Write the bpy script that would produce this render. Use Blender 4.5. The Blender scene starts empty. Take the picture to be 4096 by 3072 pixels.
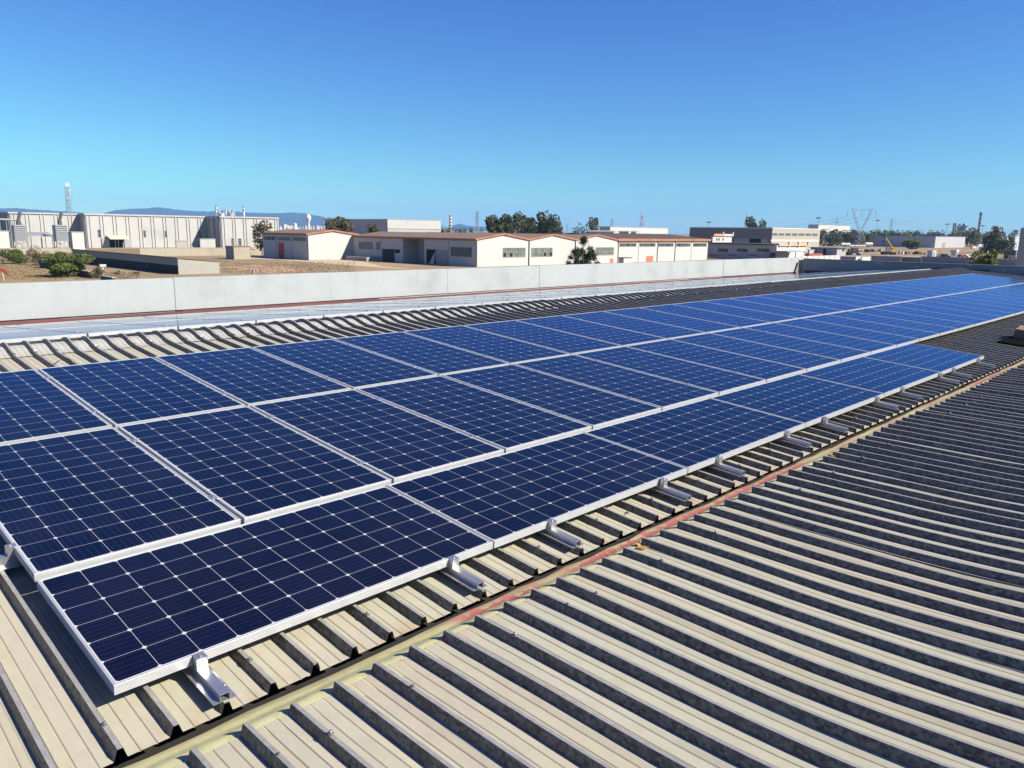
import bpy, bmesh, math, random
from mathutils import Vector, Matrix
R = math.radians
SC = bpy.context.scene
COL = SC.collection

# ------------------------------------------------------------------ camera
F = 3064.11                                   # focal length in pixels of the 4096 px wide photograph
WC = Matrix(((0.7048592, -0.12963188, 0.69740167),
             (-0.7092151, -0.14776368, 0.68933289),
             (0.01369112, -0.98049042, -0.19608948)))
EYE = Vector((-0.7852107, -2.8185808, 8.5))
H0 = 6.852908                                 # height of the lower panel edge above the ground
TH = 0.07796931                               # roof pitch
cam = bpy.data.cameras.new('camera')
cam.sensor_width = 36.0
cam.lens = F / 4096 * 36.0
cam.clip_start = 0.05
cam.clip_end = 40000
camo = bpy.data.objects.new('camera', cam)
COL.objects.link(camo)
r_, u_, b_ = WC.col[0], -WC.col[1], -WC.col[2]
camo.matrix_world = Matrix(((r_.x, u_.x, b_.x, EYE.x), (r_.y, u_.y, b_.y, EYE.y), (r_.z, u_.z, b_.z, EYE.z), (0, 0, 0, 1)))
SC.camera = camo

# ------------------------------------------------------------------ sky, sun, exposure
SUN = Vector((0.5, -1.05, 0.9)).normalized()
SUN_EL = math.asin(SUN.z)
SUN_AZ = math.atan2(SUN.y, SUN.x)
w = bpy.data.worlds.new('World')
SC.world = w
w.use_nodes = True
nt = w.node_tree
bg = nt.nodes['Background']
sky = nt.nodes.new('ShaderNodeTexSky')
sky.sky_type = 'NISHITA'
sky.sun_disc = False
sky.sun_elevation = SUN_EL
sky.sun_rotation = R(90) - SUN_AZ
sky.altitude = 0
sky.air_density = 1.0
sky.dust_density = 0.1
sky.ozone_density = 6.0
sky_a = nt.nodes.new('ShaderNodeVectorMath'); sky_a.operation = 'SCALE'; sky_a.inputs[3].default_value = 0.15
sky_s = nt.nodes.new('ShaderNodeSeparateColor'); sky_c = nt.nodes.new('ShaderNodeCombineColor')
sky_b = nt.nodes.new('ShaderNodeVectorMath'); sky_b.operation = 'SCALE'; sky_b.inputs[3].default_value = 3.96
nt.links.new(sky.outputs[0], sky_a.inputs[0]); nt.links.new(sky_a.outputs[0], sky_s.inputs[0])
for i_, (g_, f_) in enumerate(((1.30, 0.54), (1.45, 0.88), (0.82, 0.875))):          # the deep, contrasty blue of this clear sky
    pw_ = nt.nodes.new('ShaderNodeMath'); pw_.operation = 'POWER'; pw_.inputs[1].default_value = g_
    mu_ = nt.nodes.new('ShaderNodeMath'); mu_.operation = 'MULTIPLY'; mu_.inputs[1].default_value = f_
    nt.links.new(sky_s.outputs[i_], pw_.inputs[0]); nt.links.new(pw_.outputs[0], mu_.inputs[0]); nt.links.new(mu_.outputs[0], sky_c.inputs[i_])
nt.links.new(sky_c.outputs[0], sky_b.inputs[0]); nt.links.new(sky_b.outputs[0], bg.inputs[0])
bg.inputs[1].default_value = 0.12
sl = bpy.data.lights.new('sun', 'SUN')
sl.energy = 5.0
sl.angle = R(0.53)
sl.color = (1.0, 0.93, 0.81)
so = bpy.data.objects.new('sun', sl)
so.rotation_euler = SUN.to_track_quat('Z', 'Y').to_euler()
so.location = (0, 0, 60)
COL.objects.link(so)
SC.view_settings.view_transform = 'Standard'
SC.view_settings.look = 'None'
SC.view_settings.exposure = 1.1
SC.view_settings.gamma = 1.0
SC.view_settings.use_curve_mapping = False

# ------------------------------------------------------------------ picking helpers (pixels of the photograph to points in the place)
def ray(px, py): return WC @ Vector(((px - 2048) / F, (py - 1536) / F, 1.0))
def gp(px, py, z=0.0):
    d = ray(px, py); return EYE + d * ((z - EYE.z) / d.z)
def onY(px, py, Y):
    d = ray(px, py); return EYE + d * ((Y - EYE.y) / d.y)
def onX(px, py, X):
    d = ray(px, py); return EYE + d * ((X - EYE.x) / d.x)
def atd(px, py, D): return EYE + ray(px, py) * D
def depth(P): return (WC.transposed() @ (Vector(P) - EYE)).z
def ztop(P, py):
    """height above the ground point P whose image lies at row py"""
    a = WC.transposed() @ (Vector((P[0], P[1], 0)) - EYE)
    k = WC.transposed() @ Vector((0, 0, 1))
    t = (py - 1536) / F
    return (t * a.z - a.y) / (k.y - t * k.z)
CT, ST = math.cos(TH), math.sin(TH)
def PP(x, s, n): return Vector((x, s * CT - n * ST, s * ST + n * CT + H0))   # point over the panelled slope

# ------------------------------------------------------------------ object helpers
def tag(o, label=None, cat=None, group=None, kind=None):
    if label: o['label'] = label
    if cat: o['category'] = cat
    if group: o['group'] = group
    if kind: o['kind'] = kind
    return o
def empty(name, loc=(0, 0, 0), label=None, cat=None, group=None, rot=(0, 0, 0)):
    o = bpy.data.objects.new(name, None)
    o.empty_display_size = 0.2
    o.location = loc; o.rotation_euler = rot
    COL.objects.link(o)
    return tag(o, label, cat, group)
def copy_tree(o, parent=None):
    c = o.copy(); COL.objects.link(c)
    c.parent = parent
    for ch in list(o.children): copy_tree(ch, c)
    return c

class MB:
    def __init__(s): s.v = []; s.f = []; s.m = []
    def add(s, vs, fs, m=0):
        k = len(s.v); s.v += [tuple(p) for p in vs]
        for f in fs: s.f.append([i + k for i in f]); s.m.append(m)
        return s
    def box(s, x0, x1, y0, y1, z0, z1, m=0):
        return s.add([(x0, y0, z0), (x1, y0, z0), (x1, y1, z0), (x0, y1, z0), (x0, y0, z1), (x1, y0, z1), (x1, y1, z1), (x0, y1, z1)],
                     [(0, 3, 2, 1), (4, 5, 6, 7), (0, 1, 5, 4), (1, 2, 6, 5), (2, 3, 7, 6), (3, 0, 4, 7)], m)
    def prism(s, pts, off, m=0):
        """polygon pts extruded by vector off"""
        n = len(pts); off = Vector(off)
        a = [Vector(p) for p in pts]; b = [p + off for p in a]
        fs = [tuple(range(n))[::-1], tuple(range(n, 2 * n))] + [(i, (i + 1) % n, n + (i + 1) % n, n + i) for i in range(n)]
        return s.add(a + b, fs, m)
    def bar(s, p, q, r=0.05, m=0, n=4, r2=None):
        p = Vector(p); q = Vector(q); d = (q - p)
        if d.length < 1e-6: return s
        d.normalize()
        a = d.cross(Vector((0, 0, 1)) if abs(d.z) < 0.95 else Vector((1, 0, 0))).normalized(); b = d.cross(a)
        r2 = r if r2 is None else r2
        vs = []
        for c, rr in ((p, r), (q, r2)):
            for i in range(n):
                t = 2 * math.pi * (i + 0.5) / n
                vs.append(c + (a * math.cos(t) + b * math.sin(t)) * rr)
        fs = [(i, (i + 1) % n, n + (i + 1) % n, n + i) for i in range(n)] + [tuple(range(n))[::-1], tuple(range(n, 2 * n))]
        return s.add(vs, fs, m)
    def tube(s, pts, r, m=0, n=6):
        for a, b in zip(pts[:-1], pts[1:]): s.bar(a, b, r, m, n)
        return s
    def lathe(s, c, prof, n=12, m=0):
        """profile of (radius, height) turned round the vertical through c"""
        c = Vector(c); vs = []
        for (r, z) in prof:
            for i in range(n):
                t = 2 * math.pi * i / n
                vs.append((c.x + r * math.cos(t), c.y + r * math.sin(t), c.z + z))
        fs = []
        for k in range(len(prof) - 1):
            for i in range(n):
                j = (i + 1) % n
                fs.append((k * n + i, k * n + j, (k + 1) * n + j, (k + 1) * n + i))
        fs += [tuple(range(n))[::-1], tuple(range((len(prof) - 1) * n, len(prof) * n))]
        return s.add(vs, fs, m)
    def mesh(s, name, mats, smooth=False):
        me = bpy.data.meshes.new(name)
        me.from_pydata(s.v, [], s.f)
        for m in (mats if isinstance(mats, (list, tuple)) else [mats]): me.materials.append(m)
        me.polygons.foreach_set('material_index', s.m)
        if smooth: me.polygons.foreach_set('use_smooth', [True] * len(me.polygons))
        me.update()
        return me
    def build(s, name, mats, parent=None, smooth=False, loc=None, fix=True):
        me = s.mesh(name, mats, smooth)
        if fix:
            bm = bmesh.new(); bm.from_mesh(me)
            bmesh.ops.recalc_face_normals(bm, faces=bm.faces); bm.to_mesh(me); bm.free()
        return link(name, me, parent, loc)
def link(name, me, parent=None, loc=None):
    o = bpy.data.objects.new(name, me)
    COL.objects.link(o)
    if parent: 
        o.parent = parent
    if loc is not None: o.location = loc
    return o
def shift(mb, d):
    d = Vector(d); mb.v = [tuple(Vector(p) - d) for p in mb.v]; return mb

# ------------------------------------------------------------------ material helpers
ALB = 0.87            # one share off every mixed colour, set against the raised exposure
class NT:
    def __init__(s, name):
        s.mat = bpy.data.materials.new(name); s.mat.use_nodes = True
        s.t = s.mat.node_tree; s.b = s.t.nodes['Principled BSDF']
    def n(s, kind, **kw):
        x = s.t.nodes.new('ShaderNode' + kind)
        for k, v in kw.items(): setattr(x, k, v)
        return x
    def l(s, a, b): s.t.links.new(a, b)
    def val(s, sock, v):
        if hasattr(v, 'links') or isinstance(v, bpy.types.NodeSocket): s.l(v, sock)
        else: sock.default_value = v
    def math(s, op, a, b=0.0, c=None, clamp=False):
        x = s.n('Math', operation=op, use_clamp=clamp)
        s.val(x.inputs[0], a); s.val(x.inputs[1], b)
        if c is not None: s.val(x.inputs[2], c)
        return x.outputs[0]
    def noise(s, scale, detail=4, rough=0.55, vec=None, dist=0.0):
        x = s.n('TexNoise'); x.inputs['Scale'].default_value = scale; x.inputs['Detail'].default_value = detail
        x.inputs['Roughness'].default_value = rough; x.inputs['Distortion'].default_value = dist
        if vec is not None: s.l(vec, x.inputs['Vector'])
        return x.outputs['Fac']
    def pos(s, scale=(1, 1, 1)):
        g = s.n('NewGeometry'); m = s.n('Mapping'); m.inputs['Scale'].default_value = scale
        s.l(g.outputs['Position'], m.inputs['Vector']); return m.outputs['Vector']
    def obj(s, scale=(1, 1, 1)):
        g = s.n('TexCoord'); m = s.n('Mapping'); m.inputs['Scale'].default_value = scale
        s.l(g.outputs['Object'], m.inputs['Vector']); return m.outputs['Vector']
    def ramp(s, fac, stops, interp='LINEAR'):
        x = s.n('ValToRGB'); x.color_ramp.interpolation = interp
        e = x.color_ramp.elements
        while len(e) < len(stops): e.new(0.5)
        for i, (p, c) in enumerate(stops):
            e[i].position = p; e[i].color = (c[0] * ALB, c[1] * ALB, c[2] * ALB, 1) if isinstance(c, (tuple, list)) else (c, c, c, 1)
        s.l(fac, x.inputs[0]); return x.outputs[0]
    def mix(s, fac, a, b, mode='MIX'):
        x = s.n('Mix', data_type='RGBA', blend_type=mode)
        s.val(x.inputs[0], fac)
        for k, v in ((6, a), (7, b)):
            if isinstance(v, (tuple, list)): v = (v[0] * ALB, v[1] * ALB, v[2] * ALB, 1)
            s.val(x.inputs[k], v)
        return x.outputs[2]
    def set(s, **kw):
        for k, v in kw.items():
            k = {'col': 'Base Color', 'rough': 'Roughness', 'metal': 'Metallic', 'spec': 'Specular IOR Level', 'ior': 'IOR'}.get(k, k)
            if isinstance(v, (tuple, list)) and len(v) == 3: v = (*v, 1)
            s.val(s.b.inputs[k], v)
        return s
    def bump(s, h, strength=0.3, dist=0.01):
        x = s.n('Bump'); x.inputs['Strength'].default_value = strength; x.inputs['Distance'].default_value = dist
        s.l(h, x.inputs['Height']); s.l(x.outputs[0], s.b.inputs['Normal'])
def plain(name, col, rough=0.7, metal=0.0, var=0.12, scale=1.5, stretch=(1, 1, 1), spec=0.3, bump=0.0):
    """one paint or stone with soft blotches of dirt and age"""
    k = NT(name); v = k.pos(stretch); col = tuple(x * 0.8 for x in col)      # all paints scaled down to match the exposure
    f = k.noise(scale, 5, 0.6, v)
    c = k.ramp(f, [(0.25, tuple(x * (1 - var) for x in col)), (0.55, col), (0.8, tuple(min(1, x * (1 + var * 0.6)) for x in col))])
    k.set(col=c, rough=rough, metal=metal, spec=spec)
    if bump: k.bump(k.noise(scale * 8, 4, 0.6, v), bump, 0.02)
    return k.mat

M = {}
# ---- weathered zinc roof sheet: dusty pans and bare spangled ribs
def sheet_pan():
    k = NT('weathered_roof_pan'); p = k.pos()
    x = k.n('SeparateXYZ'); k.l(p, x.inputs[0])
    cell = k.math('FLOOR', k.math('DIVIDE', k.math('ADD', x.outputs[0], 4.2), 0.1909))
    wn = k.n('TexWhiteNoise', noise_dimensions='1D'); k.l(cell, wn.inputs['W'])
    big = k.noise(1.3, 5, 0.6, k.pos((1.6, 0.7, 1)))
    fine = k.noise(22, 6, 0.7, k.pos((1, 0.45, 1)))
    speck = k.noise(90, 3, 0.6, k.pos())
    tint = k.ramp(wn.outputs['Value'], [(0.0, (0.405, 0.37, 0.275)), (0.3, (0.41, 0.365, 0.285)), (0.55, (0.40, 0.385, 0.31)), (0.8, (0.425, 0.395, 0.295)), (1.0, (0.39, 0.375, 0.31))])
    c = k.mix(k.ramp(big, [(0.35, 0.0), (0.7, 0.8)]), tint, (0.40, 0.385, 0.28))
    c = k.mix(k.ramp(fine, [(0.42, 0.0), (0.72, 0.38)]), c, (0.29, 0.275, 0.22))
    c = k.mix(k.ramp(speck, [(0.62, 0.0), (0.75, 0.35)]), c, (0.19, 0.175, 0.14))
    # rust-brown runs near the lower ends
    edge = k.noise(5, 4, 0.6, k.pos((2.2, 0.8, 1)))
    near = k.math('MULTIPLY', k.math('SUBTRACT', 1.0, k.math('MULTIPLY', k.math('ABSOLUTE', k.math('ADD', x.outputs[1], 0.29)), 5.0), clamp=True), k.ramp(edge, [(0.45, 0.0), (0.72, 1.0)]))
    c = k.mix(near, c, (0.36, 0.225, 0.11))
    k.set(col=c, rough=0.68, metal=0.0, spec=0.15)
    k.bump(k.noise(30, 4, 0.6, k.pos()), 0.12, 0.004)
    return k.mat
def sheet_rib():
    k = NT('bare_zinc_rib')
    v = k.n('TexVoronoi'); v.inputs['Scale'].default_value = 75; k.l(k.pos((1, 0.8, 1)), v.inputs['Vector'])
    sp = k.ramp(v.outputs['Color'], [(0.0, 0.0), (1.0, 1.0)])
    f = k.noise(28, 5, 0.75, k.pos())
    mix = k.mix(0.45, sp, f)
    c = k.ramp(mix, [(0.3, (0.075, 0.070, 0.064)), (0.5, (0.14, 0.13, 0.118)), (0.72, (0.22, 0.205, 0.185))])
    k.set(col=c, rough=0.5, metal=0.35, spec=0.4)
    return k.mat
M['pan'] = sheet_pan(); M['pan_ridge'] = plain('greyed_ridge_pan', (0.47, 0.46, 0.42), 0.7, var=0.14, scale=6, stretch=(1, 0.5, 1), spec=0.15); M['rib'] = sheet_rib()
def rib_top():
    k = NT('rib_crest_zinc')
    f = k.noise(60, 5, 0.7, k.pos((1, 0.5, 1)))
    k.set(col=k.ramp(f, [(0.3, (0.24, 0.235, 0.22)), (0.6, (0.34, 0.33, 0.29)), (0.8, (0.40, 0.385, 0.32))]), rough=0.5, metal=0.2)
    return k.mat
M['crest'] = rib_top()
def gutter_mat():
    k = NT('mossy_valley_flashing'); p = k.pos()
    x = k.n('SeparateXYZ'); k.l(p, x.inputs[0]); y = x.outputs[1]
    n1 = k.noise(2.2, 5, 0.65, k.pos((0.6, 4, 1))); n2 = k.noise(16, 5, 0.7, k.pos()); n3 = k.noise(1.1, 3, 0.5, k.pos((0.5, 1, 1)))
    moss = k.ramp(n2, [(0.3, (0.42, 0.395, 0.20)), (0.55, (0.54, 0.52, 0.27)), (0.8, (0.50, 0.49, 0.32))])
    grey = k.ramp(k.noise(5, 5, 0.6, k.pos((0.5, 2, 1))), [(0.3, (0.15, 0.13, 0.10)), (0.5, (0.22, 0.185, 0.135)), (0.66, (0.205, 0.22, 0.13))])
    up = k.math('ADD', k.math('MULTIPLY', k.math('ADD', y, 0.262), 20), k.math('MULTIPLY', k.math('SUBTRACT', n1, 0.5), 1.2), clamp=True)
    c = k.mix(up, moss, grey)
    band = k.math('SUBTRACT', 1.0, k.math('MULTIPLY', k.math('ABSOLUTE', k.math('ADD', y, 0.268)), 13), clamp=True)
    red = k.math('MULTIPLY', band, k.ramp(k.math('ADD', k.math('MULTIPLY', n3, 0.7), k.math('MULTIPLY', n2, 0.3)), [(0.455, 0.0), (0.50, 1.0)]))
    # the red paint survives in a few long runs
    runs = k.ramp(k.math('DIVIDE', x.outputs[0], 14.0), [(0.0, 0.0), (0.100, 0.0), (0.108, 1.0), (0.140, 1.0), (0.150, 0.1), (0.168, 1.0), (0.37, 1.0), (0.39, 0.0), (0.43, 0.6), (0.47, 0.0), (0.52, 0.75), (0.56, 0.0), (0.60, 0.55), (0.70, 0.2), (0.74, 1.0), (0.83, 0.9), (0.86, 0.2)])
    red2 = k.math('ADD', k.math('MULTIPLY', band, 0.62), k.math('MULTIPLY', k.math('SUBTRACT', n2, 0.5), 2.6))
    c = k.mix(k.math('MULTIPLY', k.math('GREATER_THAN', red2, 0.30), runs), c, (0.40, 0.125, 0.11))
    k.set(col=c, rough=0.85)
    k.bump(n2, 0.3, 0.006)
    return k.mat
M['gutter'] = gutter_mat()
M['dark'] = plain('dark_underlay', (0.03, 0.028, 0.026), 0.9)
M['black'] = plain('black_rubber', (0.012, 0.012, 0.013), 0.6)
# ---- anodised aluminium
def alu(name, col, rough, metal, dull=0.12):
    k = NT(name); f = k.noise(14, 4, 0.6, k.obj((1, 1, 4)))
    k.set(col=k.ramp(f, [(0.3, tuple(c * (1 - dull) for c in col)), (0.7, col)]), rough=rough, metal=metal); return k.mat
M['frame'] = alu('anodised_frame', (0.52, 0.52, 0.52), 0.40, 0.4)
M['rail'] = alu('mill_aluminium', (0.60, 0.60, 0.63), 0.36, 0.8, 0.25)
M['steel'] = alu('stainless_screw', (0.30, 0.29, 0.27), 0.45, 0.8)
def cells():
    k = NT('solar_cell_laminate'); v = k.obj()
    x = k.n('SeparateXYZ'); k.l(v, x.inputs[0]); X, Y = x.outputs[0], x.outputs[1]
    P = 0.1588; HC = 0.0785; CH = 0.0105
    fx = k.math('SUBTRACT', k.math('FRACT', k.math('ADD', k.math('DIVIDE', X, P), 100.0)), 0.5)
    fy = k.math('SUBTRACT', k.math('FRACT', k.math('ADD', k.math('DIVIDE', Y, P), 100.0)), 0.5)
    ax = k.math('MULTIPLY', k.math('ABSOLUTE', fx), P); ay = k.math('MULTIPLY', k.math('ABSOLUTE', fy), P)
    ins = k.math('MULTIPLY', k.math('LESS_THAN', ax, HC), k.math('LESS_THAN', ay, HC))
    ins = k.math('MULTIPLY', ins, k.math('LESS_THAN', k.math('ADD', ax, ay), 2 * HC - CH))
    ins = k.math('MULTIPLY', ins, k.math('LESS_THAN', k.math('ABSOLUTE', X), 3 * P))
    ins = k.math('MULTIPLY', ins, k.math('LESS_THAN', k.math('ABSOLUTE', Y), 6 * P))
    bus = k.math('ABSOLUTE', k.math('SUBTRACT', k.math('FRACT', k.math('ADD', k.math('MULTIPLY', fx, 5.0), 100.5)), 0.5))
    bus = k.math('LESS_THAN', bus, 0.018)
    cell = k.math('FLOOR', k.math('DIVIDE', X, P)); cell2 = k.math('FLOOR', k.math('DIVIDE', Y, P))
    cv = k.n('CombineXYZ'); k.l(cell, cv.inputs[0]); k.l(cell2, cv.inputs[1])
    oi = k.n('ObjectInfo'); k.l(oi.outputs['Random'], cv.inputs[2])
    wn = k.n('TexWhiteNoise', noise_dimensions='3D'); k.l(cv.outputs[0], wn.inputs['Vector'])
    base = k.ramp(wn.outputs['Value'], [(0.0, (0.0026, 0.0034, 0.0150)), (1.0, (0.0038, 0.0048, 0.0205))])
    base = k.mix(k.math('MULTIPLY', bus, 0.35), base, (0.10, 0.10, 0.14))
    strip = k.math('MULTIPLY', k.math('GREATER_THAN', k.math('ABSOLUTE', Y), 0.9575), k.math('LESS_THAN', k.math('ABSOLUTE', Y), 0.9605))
    back = k.mix(k.math('MULTIPLY', strip, 0.7), (0.47, 0.475, 0.48), (0.14, 0.14, 0.14))
    c = k.mix(ins, back, base)
    film = k.noise(1.7, 6, 0.65, k.pos()); spots = k.noise(60, 2, 0.5, k.pos())
    c = k.mix(k.math('ADD', k.ramp(film, [(0.35, 0.0), (0.8, 0.014)]), k.ramp(spots, [(0.70, 0.0), (0.76, 0.05)])), c, (0.42, 0.40, 0.36))
    nb = k.n('Bump'); nb.inputs['Strength'].default_value = 0.03; nb.inputs['Distance'].default_value = 0.002
    k.l(k.noise(3.5, 2, 0.5, k.pos()), nb.inputs['Height'])
    dif = k.n('BsdfDiffuse'); k.l(c, dif.inputs[0])
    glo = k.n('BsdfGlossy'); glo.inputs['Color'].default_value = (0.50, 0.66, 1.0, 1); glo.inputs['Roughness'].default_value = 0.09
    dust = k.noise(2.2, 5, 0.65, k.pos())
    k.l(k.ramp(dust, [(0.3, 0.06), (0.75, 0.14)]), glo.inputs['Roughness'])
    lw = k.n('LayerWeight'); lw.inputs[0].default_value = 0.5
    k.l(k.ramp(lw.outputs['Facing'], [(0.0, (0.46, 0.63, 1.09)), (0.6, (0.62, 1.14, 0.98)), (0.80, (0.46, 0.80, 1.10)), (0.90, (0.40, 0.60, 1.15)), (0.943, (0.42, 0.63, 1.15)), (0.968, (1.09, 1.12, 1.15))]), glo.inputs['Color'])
    fr = k.n('Fresnel'); fr.inputs['IOR'].default_value = 1.36
    k.l(nb.outputs[0], glo.inputs['Normal'])
    ms = k.n('MixShader'); k.l(fr.outputs[0], ms.inputs[0]); k.l(dif.outputs[0], ms.inputs[1]); k.l(glo.outputs[0], ms.inputs[2])
    k.t.nodes.remove(k.b)
    k.l(ms.outputs[0], k.t.nodes['Material Output'].inputs[0])
    return k.mat
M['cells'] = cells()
M['backsheet'] = plain('white_backsheet', (0.6, 0.6, 0.6), 0.6)
def conc(name, col, streak=0.25, rough=0.85, scale=0.8):
    """rendered or precast concrete with rain streaks running down it"""
    k = NT(name); col = tuple(x * 0.8 for x in col)
    a = k.noise(scale, 6, 0.65, k.pos()); b = k.noise(scale * 5, 5, 0.7, k.pos((1, 1, 0.12))); c3 = k.noise(scale * 30, 3, 0.6, k.pos())
    c = k.ramp(a, [(0.25, tuple(x * (1 - streak) for x in col)), (0.5, col), (0.8, tuple(min(0.95, x * (1 + streak * 0.35)) for x in col))])
    c = k.mix(k.ramp(b, [(0.55, 0.0), (0.8, streak * 1.3)]), c, tuple(x * 0.55 for x in col))
    c = k.mix(k.ramp(c3, [(0.5, 0.0), (0.9, 0.15)]), c, tuple(x * 0.7 for x in col))
    k.set(col=c, rough=rough, spec=0.2)
    return k.mat
M['parapet'] = conc('smooth_precast_panel', (0.425, 0.45, 0.455), 0.22, scale=1.1)
M['endwall'] = conc('painted_metal_parapet', (0.34, 0.37, 0.39), 0.15)
M['redstrip'] = plain('faded_red_flashing', (0.17, 0.062, 0.058), 0.7, var=0.35, scale=1.2, stretch=(0.6, 1, 1))
M['factorywall'] = conc('factory_wall_concrete', (0.55, 0.55, 0.53))
M['cardboard'] = plain('brown_carton', (0.30, 0.20, 0.13), 0.8)
M['white'] = plain('white_plastic', (0.75, 0.75, 0.74), 0.5)
M['leaf_dry'] = plain('dry_leaf_litter', (0.62, 0.34, 0.10), 0.8, var=0.4, scale=20)

# ------------------------------------------------------------------ the factory we stand on
fac = empty('factory_building', (10, 2, 0), 'factory with ribbed metal roof carrying the solar panels, walled by pale concrete parapets', 'building')
def fpart(mb, name, mats, smooth=False, parent=None):
    mb = shift(mb, (10, 2, 0)); return mb.build(name, mats, parent or fac, smooth)
PITCH = 0.190
PITCHN = 0.1912
RIBZ = 0.042
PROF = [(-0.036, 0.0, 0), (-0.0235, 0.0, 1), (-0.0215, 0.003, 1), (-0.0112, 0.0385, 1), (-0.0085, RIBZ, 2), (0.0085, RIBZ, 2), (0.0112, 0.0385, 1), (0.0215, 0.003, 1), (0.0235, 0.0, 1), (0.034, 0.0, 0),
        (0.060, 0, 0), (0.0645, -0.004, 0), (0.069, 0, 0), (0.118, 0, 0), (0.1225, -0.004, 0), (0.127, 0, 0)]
def sheet(path, ribx, rnd=None, jit=0.0, endrib=True, pitch=0.190, dent=0.0):
    """ribbed sheet over the ribs at ribx; path = [(y, z, ny, nz)] along the fall; dent = how far its pans have sagged"""
    mb = MB(); cols = []
    tilt = (rnd.uniform(-1, 1) * jit) if rnd else 0
    lift = (rnd.uniform(0, 1) * jit) if rnd else 0
    for k, xr in enumerate(ribx):
        rh = rnd.uniform(0.92, 1.04) if rnd else 1
        if rnd and k == 0: rh = rnd.uniform(0.86, 1.0)
        if dent: rh *= rnd.choice((1.0, 1.0, 1.1, 0.88))
        rg = rnd or random.Random(k)
        pz = rg.uniform(-1, 0.3) * dent; am = rg.uniform(0.2, 1.0) * dent * 0.55; wl = rg.uniform(0.9, 2.2); ph = rg.uniform(0, 6.28)
        for (dx, h, m) in PROF: cols.append((xr + dx, h * rh + lift + tilt * k / max(1, len(ribx)), m, pz if dx > 0.04 else pz * 0.5, am if dx > 0.04 else am * 0.6, wl, ph))
    if endrib:
        for (dx, h, m) in PROF[1:9]: cols.append((ribx[-1] + pitch + dx, h + lift + tilt + 0.003, m, 0, 0, 1, 0))
    n = len(cols)
    for (y, z, ny, nz) in path:
        wav = (rnd.uniform(-1, 1) * 0.0012) if rnd else 0
        for (x, h, m, pz, am, wl, ph) in cols:
            f = min(1.0, max(0.0, (path[0][0] - y) / 0.5)) if dent else 0
            hh = h + f * (pz + am * math.sin(6.28 * y / wl + ph))
            mb.v.append((x + wav, y + ny * hh, z + nz * hh))
    for j in range(len(path) - 1):
        for i in range(n - 1):
            a, b = cols[i], cols[i + 1]
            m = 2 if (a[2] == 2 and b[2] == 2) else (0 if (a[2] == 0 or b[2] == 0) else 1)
            mb.f.append([j * n + i, j * n + i + 1, (j + 1) * n + i + 1, (j + 1) * n + i]); mb.m.append(m)
    return mb
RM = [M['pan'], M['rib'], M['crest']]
rnd = random.Random(4)
PH_F, PH_N = -0.063, 0.118                    # where the ribs of the two slopes fall
def pan_z(s, n=-0.14): p = PP(0, s, n); return p.y, p.z
# front slope, five ribs to a sheet
fpath = []
for s in (-0.247, -0.05, 0.6, 1.5, 2.5, 3.5, 4.5, 5.2, 5.6, 6.1):
    y, z = pan_z(s); fpath.append((y, z, -ST, CT))
XEND = 34.5
k0 = -16
front_sheets = 0
while PH_F + k0 * PITCH < XEND - 0.9:
    xs = [PH_F + (k0 + i) * PITCH for i in range(5)]
    pth = [(y + rnd.uniform(-0.008, 0.008) * (i == 0), z, a, b) for i, (y, z, a, b) in enumerate(fpath)]
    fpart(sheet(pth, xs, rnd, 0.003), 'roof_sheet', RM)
    k0 += 5; front_sheets += 1
XE = PH_F + k0 * PITCH
# near bay, almost level
def zn(y): return H0 - 0.158 + 0.042 * min(1.35, max(0, -y - 1.3)) ** 2
k0 = -21
while PH_N + k0 * PITCHN < XEND - 1.0:
    xs = [PH_N + (k0 + i) * PITCHN for i in range(5)]
    e = rnd.uniform(-0.012, 0.012)
    pth = [(y + (e if y > -0.5 else 0), zn(y) + 0.002 * math.sin(y * 2.1 + k0), 0, 1) for y in [-0.395 - 0.16 * i for i in range(17)] + [-3.4, -4.2, -5.6, -7.0, -8.6]]
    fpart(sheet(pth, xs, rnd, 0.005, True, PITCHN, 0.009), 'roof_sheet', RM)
    k0 += 5
# ridge caps: each ripples over the crest
TT = math.tan(TH)
def zfar(y): return H0 + 0.31 - (y - 6.62) * TT
RZ = [(5.98, 0.335), (6.05, 0.343), (6.12, 0.3585), (6.19, 0.381), (6.25, 0.397), (6.30, 0.406), (6.35, 0.408), (6.40, 0.403), (6.46, 0.388), (6.53, 0.362), (6.60, 0.333), (6.68, 0.312), (6.78, 0.302)]
rp = []
for i, (y, z) in enumerate(RZ):
    a = RZ[max(0, i - 1)]; b = RZ[min(len(RZ) - 1, i + 1)]
    t = Vector((b[0] - a[0], b[1] - a[1])).normalized(); rp.append((y, z + H0, -t.y, t.x))
k0 = -16
while PH_F + k0 * PITCH < XEND - 0.9:
    xs = [PH_F + (k0 + i) * PITCH for i in range(5)]
    e = rnd.uniform(-0.03, 0.03); lf = rnd.uniform(0, 0.004)
    pth = [(y + (e if i == 0 else 0), z + lf, a, b) for i, (y, z, a, b) in enumerate(rp)]
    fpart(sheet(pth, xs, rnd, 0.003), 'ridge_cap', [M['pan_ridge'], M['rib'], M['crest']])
    k0 += 5
# far slope as one covering
n_ = int((XE - PH_F) / PITCH) + 16
fp = [(y, zfar(y), ST, CT) for y in (6.6, 8.0, 10, 12, 12.98)]
fpart(sheet(fp, [PH_F + (i - 16) * PITCH for i in range(n_)], None, 0, False), 'far_roof_slope', RM)
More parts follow.
